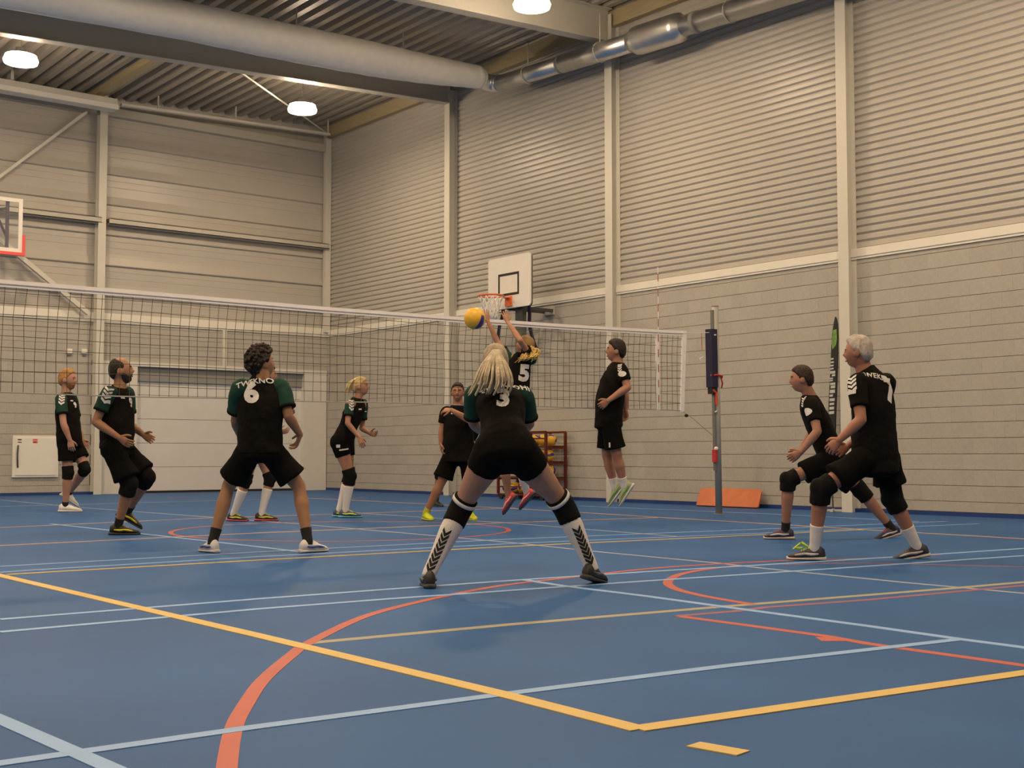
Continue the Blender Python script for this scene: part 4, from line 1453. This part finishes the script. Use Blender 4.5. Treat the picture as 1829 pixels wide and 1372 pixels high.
    if p.get('pony'):
        pm = MB()
        rg = random.Random(11)
        P0 = [at_d(q[:2], p['D'] + q[2]) for q in p['pony']]
        wd_ = [q[3] for q in p['pony']]
        nl = p.get('nlocks', 26)
        for i in range(nl):
            a = rg.uniform(-1, 1)
            bb = rg.uniform(-1, 1)
            lenf = rg.uniform(0.62, 1.0)
            pts, rad = [], []
            m_ = len(P0)
            for q in range(m_):
                t = q / (m_ - 1) * lenf * (m_ - 1)
                i0 = min(int(t), m_ - 2)
                fr = t - i0
                c = P0[i0] * (1 - fr) + P0[i0 + 1] * fr
                w = wd_[i0] * (1 - fr) + wd_[i0 + 1] * fr
                curl = p.get('pcurl', 0.0)
                c = c + rd * (a * w) + vd * (bb * w * 0.6) + (rd * math.sin(q * 2.1 + i) + np.array([0, 0, 1]) * math.cos(q * 1.7 + i * 2) * 0.7) * curl
                pts.append(c)
                rad.append((p.get('lockr', 0.014)) * (1 - 0.75 * (q / (m_ - 1)) ** 2))
            pm.chain(pts, rad, 7, 3)
        po = pm.build('ponytail', hairmat(p.get('ponycol', p['hair'])), hair_o, True)
        po['kind'] = 'stuff'
    # --- jersey
    sw = p.get('shirt', (0.165, 0.165, 0.170) if not fem else (0.145, 0.125, 0.140))
    sdp = (0.92 if fem else 0.82) * fat
    hemt = p.get('hem', -0.16)
    jb = MB()
    jb.ell([T(hemt), T(hemt + 0.14), T(0.40), T(0.72), T(0.93), Sc + (N - Sc) * 0.55, N + (N - Sc) * 0.05],
           [(sw[0] * s * 1.03, sw[0] * s * sdp), (sw[0] * s, sw[0] * s * sdp * 0.96), (sw[1] * s, sw[1] * s * sdp * 0.93), (sw[2] * s * 1.0, sw[2] * s * sdp * 0.88), (sw[2] * s * 0.94, 0.115 * s), (0.105 * s, 0.088 * s), (0.070 * s, 0.068 * s)],
           [hipside, hipside, nrm(hipside + shside), shside, shside, shside, shside], n=26)
    sl = []
    sf = p.get('sleeve', 0.62)
    sr = (0.058 if fem else 0.070) * s * p.get('sleever', 1.0)
    for S_, E_ in ((Ls, Le), (Rs, Re)):
        jb.chain([Sc + (S_ - Sc) * 0.5 + np.array([0, 0, -0.005]), S_ + (Sc - S_) * 0.12], [0.074 * s * (0.85 if fem else 1), sr * 0.9], 14)
        jb.chain([S_, S_ + (E_ - S_) * 0.3], [sr * 0.88, sr * 0.85], 14)
    jm = remesh(jb, 0.012, 4, 0.022 * s, 0.11, 'jersey')
    bvh = None
    jo = mesh_obj(jm, 'jersey', BLK, root)
    org = np.array(ORG[root.name])
    bvh_v = [Vector(np.array(v.co) + org) for v in jm.vertices]
    bvh_f = [tuple(q.vertices) for q in jm.polygons]
    for S_, E_ in ((Ls, Le), (Rs, Re)):
        d = E_ - S_
        m1 = MB()
        m1.chain([S_ + (Sc - S_) * 0.62 + (N - Sc) * 0.38, S_ + (Sc - S_) * 0.32 + (N - Sc) * 0.10, S_ + (Sc - S_) * 0.06 - d * 0.01, S_ + d * 0.22, S_ + d * sf * 0.7, S_ + d * (sf - 0.03), S_ + d * sf], [sr * 0.62, sr * 0.95, sr * 1.06, sr * 1.06, sr * 1.02, sr * 1.0, sr * 0.97], 18, 4, round_ends=False)
        mm = remesh(m1, 0.011, 2, 0.012 * s, 0.08, 'sleeve')
        off = len(bvh_v)
        bvh_v += [v.co.copy() for v in mm.vertices]
        bvh_f += [tuple(i + off for i in q.vertices) for q in mm.polygons]
        mesh_obj(mm, 'sleeve', GRN if p.get('green', True) else BLK, jo)
        if p.get('green', True):
            MB().tube([S_ + d * (sf - 0.075), S_ + d * (sf + 0.008)], sr * 1.06, 18).build('cuff', BLK, jo, True)
    bvh = BVHTree.FromPolygons(bvh_v, bvh_f)
    # prints: (kind, px, py, height m, lean deg, ...) laid on the cloth from the outside, seen at that place in the photograph
    for pr in p.get('prints', []):
        kind_, px_, py_, h_ = pr[0], pr[1], pr[2], pr[3]
        lean = math.radians(pr[4] if len(pr) > 4 else 0)
        c0 = at_d((px_, py_), p['D'] - 1.0)
        h0 = bvh.ray_cast(Vector(c0), Vector(nrm(ray((px_, py_)))), 3.0)
        if h0[0] is None:
            continue
        c = np.array(h0[0])
        nv = nrm(np.array(h0[1]) * np.array([1, 1, pr[5] if len(pr) > 5 else (1.0 if kind_ == 'chev' else 0.4)]))
        V_ = nrm(np.array([0, 0, 1.0]) - nv * nv[2])
        U_ = np.cross(V_, nv)
        U_, V_ = U_ * math.cos(lean) + V_ * math.sin(lean), V_ * math.cos(lean) - U_ * math.sin(lean)
        if kind_ == 'chev':
            fl_ = poly_flat(chevrons(4, h_ * 0.55, h_ * 0.42, h_ * 0.52))
            nm_ = 'chevron_stripe'
        elif kind_ == 'bar':
            fl_ = poly_flat([[(-h_ * 1.3, -h_ / 2), (h_ * 1.3, -h_ / 2), (h_ * 1.3, h_ / 2), (-h_ * 1.3, h_ / 2)]])
            nm_ = 'chest_emblem'
        elif kind_ == 'disc':
            fl_ = poly_flat([[(h_ * 0.7 * math.cos(t), h_ * 0.5 * math.sin(t)) for t in np.linspace(0, 2 * math.pi, 17)[:-1]]])
            nm_ = 'sleeve_emblem'
        elif kind_.startswith('name:'):
            fl_ = text_flat(kind_[5:], h_, 0.03, arc=1.0, space=1.1)
            nm_ = 'player_name'
        else:
            fl_ = text_flat(kind_, h_, 0.055)
            nm_ = 'jersey_number'
        decal(bvh, fl_, c, U_, V_, nv, nm_, PRINT, jo, 0.005)
    # --- shorts
    frac = p.get('short', 0.7)
    sb = MB()
    tight = fem
    w0 = (0.150 if tight else 0.165) * s * p.get('hipw', 1.0)
    sb.ell([T(0.22), T(0.05), T(-0.12), T(-0.22)], [(w0 * 0.86, w0 * 0.70 * fat), (w0 * 1.03, w0 * 0.80 * fat), (w0 * 1.0, w0 * 0.80 * fat), (w0 * 0.6, w0 * 0.55)], [hipside] * 4, n=24)
    lr0, lr1 = ((0.103, 0.092) if tight else (0.112, 0.108))
    for H_, K_ in ((Lp, Lk), (Rp, Rk)):
        d = K_ - H_
        e = H_ + d * frac
        dn = nrm(d)
        sb.ball(H_ - dn * 0.0, lr0 * lg * th * 1.03, 16, 12)
        sb.chain([H_ + d * 0.02, H_ + d * frac * 0.5, e - dn * 0.01, e], [lr0 * lg * th, (lr0 + lr1) / 2 * lg * th, lr1 * lg * (th if tight else 1) * p.get('flare', 1.0), lr1 * 0.98 * lg * (th if tight else 1) * p.get('flare', 1.0)], 20, 4, round_ends=False)
    sm = remesh(sb, 0.012, 2, 0.014 * s if not tight else 0.006, 0.13, 'shorts')
    so2 = mesh_obj(sm, 'shorts', BLK2, root)
    if p.get('shortmarks'):
        bt2 = BVHTree.FromPolygons([Vector(np.array(v.co) + org) for v in sm.vertices], [tuple(q.vertices) for q in sm.polygons])
        for px_, py_, w_, h_, ln_ in p['shortmarks']:
            h0 = bt2.ray_cast(Vector(at_d((px_, py_), p['D'] - 1.0)), Vector(nrm(ray((px_, py_)))), 3.0)
            if h0[0] is None:
                continue
            nv = nrm(np.array(h0[1]) * np.array([1, 1, 0.4]))
            V_ = nrm(np.array([0, 0, 1.0]) - nv * nv[2])
            U_ = np.cross(V_, nv)
            U_, V_ = U_ * math.cos(ln_) + V_ * math.sin(ln_), V_ * math.cos(ln_) - U_ * math.sin(ln_)
            decal(bt2, poly_flat([[(-w_ / 2, -h_ / 2), (w_ / 2, -h_ / 2), (w_ / 2, h_ / 2), (-w_ / 2, h_ / 2)]]), np.array(h0[0]), U_, V_, nv, 'shorts_print', PRINT, so2, 0.004)
    # --- knee pads, socks, shoes
    for sd, H_, K_, A_, key in ((-1, Lp, Lk, La, 'L'), (1, Rp, Rk, Ra, 'R')):
        pad = p.get('pads', None)
        if pad:
            kb = MB()
            a_ = K_ + nrm(H_ - K_) * pad[0] * s
            c_ = K_ + nrm(A_ - K_) * pad[1] * s
            kr = pad[2] * s
            kb.chain([a_, K_ + nrm(H_ - K_) * 0.03 * s, K_ + nrm(A_ - K_) * 0.03 * s, c_], [kr * 1.05, kr * 1.04, kr * 1.0, kr * 0.98], 18, 4, round_ends=False)
            kn = nrm(nrm(K_ - H_) - nrm(A_ - K_) + bodydir * 0.3)
            kb.ball(K_ + kn * 0.030 * s, (kr * 0.78, kr * 0.78, kr * 0.95), 14, 10)
            mesh_obj(remesh(kb, 0.010, 2, 0.004, 0.05, 'knee_pad'), 'knee_pad', PAD, root)
            if p.get('padstrip'):
                t_ = a_ + (K_ - a_) * 0.35
                dn = nrm(K_ - H_)
                MB().tube([t_ - dn * 0.012 * s, t_ + dn * 0.012 * s], kr * 1.08, 20).build('white_band', SWH, root, True)
        sk = p.get('sock' + key, p.get('sock'))
        if sk:
            frac_, mt = sk
            sh_ = A_ - K_
            t0 = 1 - frac_
            ts = np.linspace(t0, 1.0, 6)
            rr = [float(np.interp(t, [0, 0.12, 0.32, 0.65, 0.9, 1], [0.056, 0.054, 0.061, 0.046, 0.036, 0.036])) * lg + 0.006 * s for t in ts]
            so_ = MB().chain([K_ + sh_ * t for t in ts] + [A_ + (A_ - K_) / np.linalg.norm(sh_) * 0.03 * s], rr + [0.036 * lg], 18, 3, round_ends=False).build('sock', mt, root, True)
            if p.get('sockchev'):
                av, bvx = [], []
                bvv = [Vector(np.array(v.co) + org) for v in so_.data.vertices]
                bt = BVHTree.FromPolygons(bvv, [tuple(q.vertices) for q in so_.data.polygons])
                mid = K_ + sh_ * (t0 + 0.62 * (1 - t0))
                nv = nrm(-vd + rd * (-sd) * (-0.25) * (1 if sd < 0 else 1))
                V_ = -nrm(sh_ - nv * (sh_ @ nv))
                nv = nrm(nv - V_ * (nv @ V_))
                U_ = np.cross(V_, nv)
                L_ = np.linalg.norm(sh_) * (1 - t0)
                fl_ = poly_flat([[(x, y + L_ * 0.36) for x, y in c] for c in chevrons(8, 0.026, 0.030, L_ * 0.088)], 0.02)
                decal(bt, fl_, mid, U_, V_, nv, 'chevron_stripe', SBK, so_, 0.003)
        az, pit = p['foot' + key]
        F = dirv(az, -pit)
        Uf = np.array([0, 0, 1.0]) if pit < 60 else vd * 0.2 - np.array([0, 0, 0.2])
        st = p.get('shoe' + key, p['shoe'])
        shoe(p, root, A_, F, Uf, s * p.get('shoes', 1.0), st, sd)
    return root

PALE = (0.52, 0.31, 0.23)
TANS = (0.44, 0.235, 0.13)
RUDDY = (0.48, 0.24, 0.165)
LIGHT = (0.56, 0.36, 0.27)
PEOPLE = []
PEOPLE.append(dict(label='ginger bearded man with kneepads and white shoes walking by the hose cabinet', D=18.2, s=1.10, skin=(0.55, 0.30, 0.22), hair=(0.42, 0.22, 0.07), beard=(0.30, 0.13, 0.045), style='short', fat=1.15, hthick=0.75,
    head=(121, 678.5, 0, 112, 0, 0.285), neck=(117.5, 702), Ls=(129, 713, .16), Rs=(108.5, 713, -.16), Le=(138, 763, .25), Lw=(148, 787, .22), Re=(113.5, 757, -.24), Rw=(125, 787, -.22), Lh=(155, 799, .2), Rh=(129, 808, -.22),
    Lp=(130, 788, .10), Rp=(118, 788, -.10), Lk=(152, 838, .02), La=(123, 881, .30), Rk=(121.5, 844, -.12), Ra=(116.5, 896, -.1), gl=False, footL=(80, 35), footR=(88, 0),
    short=0.62, pads=(0.085, 0.085, 0.072), sock=(0.10, SBK), shoe=dict(up=(0.72, 0.69, 0.64), sole=(0.66, 0.63, 0.58)), hem=-.05, flare=1.1,
    prints=[('chev', 111, 706, 0.07, -6), ('bar', 128, 716, 0.018), ('9', 134, 723.5, 0.075)]))
PEOPLE.append(dict(label='balding bearded man in long shorts leaning forward at far left', D=12.9, s=1.03, fat=1.12, skin=TANS, hair=(0.016, 0.010, 0.007), beard=(0.035, 0.02, 0.013), style='bald',
    head=(216, 662.5, 0, 92, 8, 0.268), neck=(214, 690), Ls=(228, 703, .19), Rs=(193, 703, -.17), Le=(232, 758, .28), Lw=(256, 777, .22), Re=(171, 754, -.22), Rw=(213, 782, -.24), Lh=(275, 787, .2), Rh=(236, 797, -.26),
    Lp=(217, 800, .11), Rp=(200, 800, -.11), Lk=(263, 852, .08), La=(228, 914, .42), Rk=(231, 864, -.12), Ra=(211, 931, -.05), gl=False, footL=(100, 30), footR=(95, 0),
    short=0.84, pads=(0.12, 0.12, 0.083), sock=(0.18, SBK), shoe=dict(up=(0.012, 0.012, 0.012), sole=(0.02, 0.02, 0.02), mark=(0.7, 0.55, 0.02), lace=(0.3, 0.25, 0.03)), hem=-.02, flare=1.22, shirt=(0.175, 0.18, 0.18),
    prints=[('chev', 194, 695, 0.075, -14), ('bar', 219, 711, 0.018), ('9', 233, 719, 0.085)]))
PEOPLE.append(dict(label='man with brown afro hair and number 6 on the back of his shirt', D=10.5, s=1.0, skin=TANS, hair=(0.020, 0.009, 0.005), style='afro', thigh=1.0,
    head=(468, 650, 0.02, 66, 12, 0.235), neck=(468, 672), Ls=(428, 695, -.03), Rs=(502, 693, .08), Le=(421, 752, .10), Lw=(428, 778, .32), Re=(515, 743, .02), Rw=(536, 777, .16), Lh=(434, 786, .45), Rh=(529, 797, .2),
    Lp=(447, 803, -.02), Rp=(482, 803, .06), Lk=(408, 869, .10), La=(380, 956, 0), Rk=(534, 869, .12), Ra=(550, 956, 0), footL=(-28, 0), footR=(52, 0),
    short=0.76, sock=(0.24, SBK), shoe=dict(up=(0.68, 0.66, 0.66), sole=(0.60, 0.58, 0.58), mark=(0.06, 0.09, 0.32)), hem=-.06, flare=1.2, shirt=(0.190, 0.185, 0.195), hipw=1.1, sleeve=.72, sleever=1.12, shortmarks=[(486, 806, .11, .012, .05)],
    prints=[('6', 448.5, 701, 0.155, 6), ('name:TWEKNO', 453, 681.5, 0.040, 12)]))
PEOPLE.append(dict(label='player with white socks mostly hidden behind the man numbered 6', D=15.6, s=0.98, fem=True, skin=(0.5, 0.28, 0.2), hair=(0.10, 0.05, 0.025), style='short',
    head=(479, 671, 0, 95, 0, 0.24), neck=(472, 694), Ls=(484, 708, .16), Rs=(466, 710, -.14), Le=(500, 744, .22), Lw=(515, 740, .05), Re=(478, 752, -.2), Rw=(498, 772, -.2), Lh=(528, 731, .0), Rh=(511, 770, -.2),
    Lp=(462, 800, .09), Rp=(455, 800, -.09), Lk=(482, 856, .05), La=(467, 921, 0), Rk=(440, 858, -.1), Ra=(417, 918, -.05), footL=(90, 0), footR=(120, 0),
    short=0.45, pads=(0.09, 0.09, 0.070), sock=(0.72, SWH), shoe=dict(up=(0.03, 0.02, 0.02), sole=(0.55, 0.10, 0.12), mark=(0.6, 0.6, 0.05), lace=(0.6, 0.6, 0.05)), prints=[]))
PEOPLE.append(dict(label='blonde woman with white knee socks and black kneepads facing right', D=16.5, s=1.03, fem=True, skin=(0.52, 0.27, 0.175), hair=(0.52, 0.37, 0.17), style='pony', brow=(0.25, 0.15, 0.07),
    head=(644, 691, 0, 102, 2, 0.242), neck=(640, 711.5), Ls=(650, 722, .15), Rs=(624.5, 722, -.14), Le=(646, 765, .22), Lw=(660, 774, .15), Re=(621, 756, -.2), Rw=(642, 782, -.24), Lh=(676, 776, .1), Rh=(651, 803, -.26),
    Lp=(617, 791, .09), Rp=(606, 790, -.09), Lk=(624, 849, .10), La=(606, 906, .08), Rk=(625, 851, -.08), Ra=(617, 913, -.08), footL=(95, 0), footR=(95, 0), hipw=1.12, thigh=1.12, leg=1.02,
    short=0.40, pads=(0.10, 0.11, 0.078), sock=(0.72, SWH), shoe=dict(up=(0.05, 0.07, 0.14), sole=(0.12, 0.42, 0.52), mark=(0.55, 0.62, 0.08), lace=(0.6, 0.7, 0.05)), hem=-.02, shortmarks=[(604, 797, .05, .04, 0), (615, 803, .12, .018, .15)],
    pony=[(640, 676, -.02, .03), (630, 683, -.03, .05), (626, 695, -.03, .07), (622, 707, -.03, .06)], nlocks=22, ponycol=(0.62, 0.47, 0.25),
    prints=[('chev', 628, 716, 0.06, -10), ('bar', 643, 731, 0.018), ('bar', 653, 735, 0.012)]))
PEOPLE.append(dict(label='man in bright yellow shoes standing wide with one arm across his chest', D=15.8, s=1.02, fat=1.25, skin=(0.46, 0.225, 0.135), hair=(0.018, 0.011, 0.008), style='short', hthick=0.6,
    head=(817.5, 701.5, -.02, 184, 0, 0.235), neck=(818, 722), Ls=(841, 736, 0), Rs=(796, 736, .02), Le=(838, 751, -.30), Lw=(806, 732.5, -.27), Re=(789.5, 769, .0), Rw=(787.5, 792, -.03), Lh=(785, 733, -.2), Rh=(788.5, 808, -.05),
    Lp=(833, 815, 0), Rp=(806, 815, 0), Lk=(845, 862, -.05), La=(840, 915, .05), Rk=(789, 860, -.05), Ra=(761, 910, 0), footL=(165, 0), footR=(160, 0),
    short=0.86, shoe=dict(up=(0.62, 0.68, 0.03), sole=(0.50, 0.55, 0.03)), sock=(0.14, mat('sock_yellow', (0.50, 0.52, 0.04), 0.8)), hem=-.12, flare=1.2, shirt=(0.19, 0.19, 0.185), prints=[('bar', 808, 739, 0.014)], green=False))
PEOPLE.append(dict(label='player with a black kneepad bent low behind the man in yellow shoes', D=20.0, s=0.95, skin=TANS, hair=(0.04, 0.025, 0.015), style='short',
    head=(856, 712, 0, 185, 0, 0.235), neck=(852, 727), Ls=(868, 738, 0), Rs=(838, 738, 0), Le=(872, 765, -.1), Lw=(868, 788, -.25), Re=(836, 765, -.1), Rw=(844, 788, -.25),
    Lp=(832, 806, .05), Rp=(812, 806, .05), Lk=(838, 846, -.2), La=(836, 894, .05), Rk=(785, 846, -.12), Ra=(779, 893, .05), footL=(170, 0), footR=(150, 0),
    short=0.70, pads=(0.09, 0.09, 0.075), sock=(0.2, SBK), shoe=dict(up=(0.03, 0.03, 0.035), sole=(0.03, 0.03, 0.03)), prints=[]))
PEOPLE.append(dict(label='long haired blonde woman numbered 3 crouching in front with legs wide apart', D=7.75, s=0.98, fem=True, skin=(0.47, 0.275, 0.20), hair=(0.40, 0.31, 0.225), style='pony', vox=0.0075,
    head=(885, 650, .26, 2, 14, 0.232), neck=(889, 683, .24), Ls=(846, 704, .24), Rs=(937, 708, .24), Le=(846, 756, .34), Lw=(866, 776, .58), Re=(945, 757, .34), Rw=(926, 776, .58), Lh=(880, 780, .68), Rh=(912, 780, .68),
    Lp=(880, 806, -.02), Rp=(926, 806, -.02), Lk=(823, 908, .12), La=(767, 1022, -.05), Rk=(1006, 902, .18), Ra=(1056, 1012, .16), gr=False, footL=(-8, 0), footR=(30, 12), hipw=1.24, thigh=1.14, leg=1.06, arm=1.05, bow=(0, 0, 0.02),
    short=0.34, pads=(0.085, 0.115, 0.076), padstrip=True, sock=(0.80, SWH), sockchev=True, shoe=dict(up=(0.025, 0.022, 0.020), sole=(0.05, 0.05, 0.045), mark=(0.10, 0.10, 0.09), lace=(0.3, 0.05, 0.04)), hem=.10, sleeve=.80, sleever=1.08,
    shirt=(0.158, 0.138, 0.160),
    pony=[(886, 627, .14, .018), (884, 639, .10, .045), (883, 653, .06, .08), (882, 670, .02, .11), (880, 688, .0, .125), (870, 707, .0, .13)], nlocks=110, lockr=0.0105, ponycol=(0.60, 0.50, 0.35),
    prints=[('3', 899, 710, 0.115, -4), ('name:TWEKNOHI', 905, 689, 0.036, 0)]))
PEOPLE.append(dict(label='curly blonde woman numbered 5 jumping at the net with both hands up', D=14.55, s=0.97, fem=True, skin=(0.50, 0.26, 0.165), hair=(0.27, 0.17, 0.06), style='pony', curl=0.12, spread=1.6,
    head=(937, 619, .02, -62, 28, 0.235), neck=(934, 640), Ls=(909, 640, .02), Rs=(951, 643, .0), Le=(889, 612, .10), Lw=(871, 573, .12), Re=(929, 608, -.22), Rw=(906, 574, .02), Lh=(866, 550, .14), Rh=(900, 552, .06), Lhn=(10, 0), Rhn=(-10, 0),
    Lp=(907, 763, .0), Rp=(930, 763, .0), Lk=(901, 830, -.02), La=(908, 887, .12), Rk=(928, 828, .02), Ra=(941, 880, .2), gl=False, gr=False, footL=(-65, 52), footR=(-65, 45), hem=-.05, green=True, sleeve=.55,
    short=0.42, sockL=None, sockR=(0.5, SWH), shoe=dict(up=(0.62, 0.05, 0.07), sole=(0.06, 0.06, 0.07), mark=(0.75, 0.45, 0.42), lace=(0.5, 0.05, 0.1)),
    pony=[(946, 622, -.05, .03), (950, 630, -.1, .07), (946, 637, -.13, .085), (936, 645, -.14, .085)], nlocks=44, lockr=0.013, pcurl=0.028, ponycol=(0.62, 0.42, 0.13),
    prints=[('5', 937, 666, 0.17, -3)]))
PEOPLE.append(dict(label='dark haired man jumping at the net with white ankle socks', D=15.6, s=1.10, fat=1.12, skin=RUDDY, hair=(0.016, 0.009, 0.006), style='short',
    head=(1099.5, 627.5, 0, -92, 6, 0.262), neck=(1104, 648), Ls=(1110, 661, -.17), Rs=(1094, 662, .17), Le=(1121, 692, -.24), Lw=(1086, 716, -.27), Re=(1117, 706, .2), Rw=(1117, 732, .2), Lh=(1073, 726, -.25), Rh=(1118, 746, .2),
    Lp=(1088.5, 752, -.10), Rp=(1086, 752, .10), Lk=(1102, 814, -.10), La=(1115, 869, -.02), Rk=(1084, 814, .10), Ra=(1098, 871, .14), gl=False, gr=False, footL=(-80, 56), footR=(-80, 52),
    short=0.78, sock=(0.30, SWH), shoe=dict(up=(0.30, 0.34, 0.22), sole=(0.62, 0.62, 0.58), mark=(0.12, 0.35, 0.05)), hem=-.12, flare=1.12, shirt=(0.175, 0.185, 0.175), green=False, bow=(-.02, .02, 0), curl=0.75, shortmarks=[(1089, 795, .02, .06, 0)],
    prints=[('chev', 1107, 652, 0.045, 10), ('disc', 1111, 668, 0.07)]))
PEOPLE.append(dict(label='short haired man with kneepads crouching left of the white haired man', D=12.2, s=0.99, skin=RUDDY, hair=(0.03, 0.014, 0.007), style='short', hthick=0.75,
    head=(1431.5, 678, 0, -92, -2, 0.245), neck=(1446, 706), Ls=(1449, 722, -.17), Rs=(1444, 720, .17), Le=(1460, 771, -.28), Lw=(1431, 807, -.26), Re=(1452, 770, .2), Rw=(1428, 810, .2), Lh=(1411, 819, -.22), Rh=(1411, 821, .2),
    Lp=(1487, 820, -.10), Rp=(1488, 820, .10), Lk=(1408, 858, -.12), La=(1403, 941, -.05), Rk=(1538, 877, .12), Ra=(1592, 943, .12), footL=(-88, 0), footR=(-120, 12), gr=False,
    short=0.66, pads=(0.095, 0.10, 0.078), sock=(0.16, SBK), shoe=dict(up=(0.03, 0.028, 0.075), sole=(0.52, 0.42, 0.36), mark=(0.5, 0.5, 0.5), lace=(0.4, 0.05, 0.05)), hem=-.10, flare=1.05, green=False, curl=0.6,
    prints=[('chev', 1436, 712, 0.05, 15), ('disc', 1441, 736, 0.075), ('name:TWEKNO', 1462, 706, 0.035, -30, 0.8), ('8', 1484, 725, 0.12, -28)]))
PEOPLE.append(dict(label='white haired man with number 7 on the back of his dark shirt', D=9.75, s=1.0, fat=1.1, skin=(0.48, 0.225, 0.15), hair=(0.52, 0.45, 0.40), style='white', vox=0.008,
    head=(1532, 630, 0, -80, 0, 0.235), neck=(1544, 660), Ls=(1530, 684, -.17), Rs=(1585, 684, .14), Le=(1538, 750, -.28), Lw=(1499, 786, -.28), Re=(1553, 770, .2), Rw=(1514, 797, .08), Lh=(1473, 811, -.22), Rh=(1490, 812, .05),
    Lp=(1544, 822, -.10), Rp=(1582, 820, .08), Lk=(1467, 874, -.14), La=(1455, 979, -.05), Rk=(1594, 889, .10), Ra=(1638, 977, .12), footL=(-84, 0), footR=(-92, 10), gr=False,
    short=0.66, pads=(0.10, 0.115, 0.080), sock=(0.40, SWH), shoe=dict(up=(0.03, 0.028, 0.05), sole=(0.60, 0.56, 0.50), mark=(0.55, 0.52, 0.5)), shoeL=dict(up=(0.03, 0.028, 0.05), sole=(0.60, 0.56, 0.50), mark=(0.55, 0.52, 0.5), lace=(0.42, 0.62, 0.05), bow=True), hem=-.16, flare=1.22, shirt=(0.19, 0.18, 0.185), hipw=1.1, green=False, sleeve=.66, curl=0.45,
    prints=[('7', 1589, 696, 0.185, -6), ('name:TWEKNO', 1566, 672, 0.042, -12, 0.7), ('chev', 1521, 676, 0.065, 20), ('bar', 1520, 701, 0.03, 8)]))
for p_ in PEOPLE:
    person(p_)
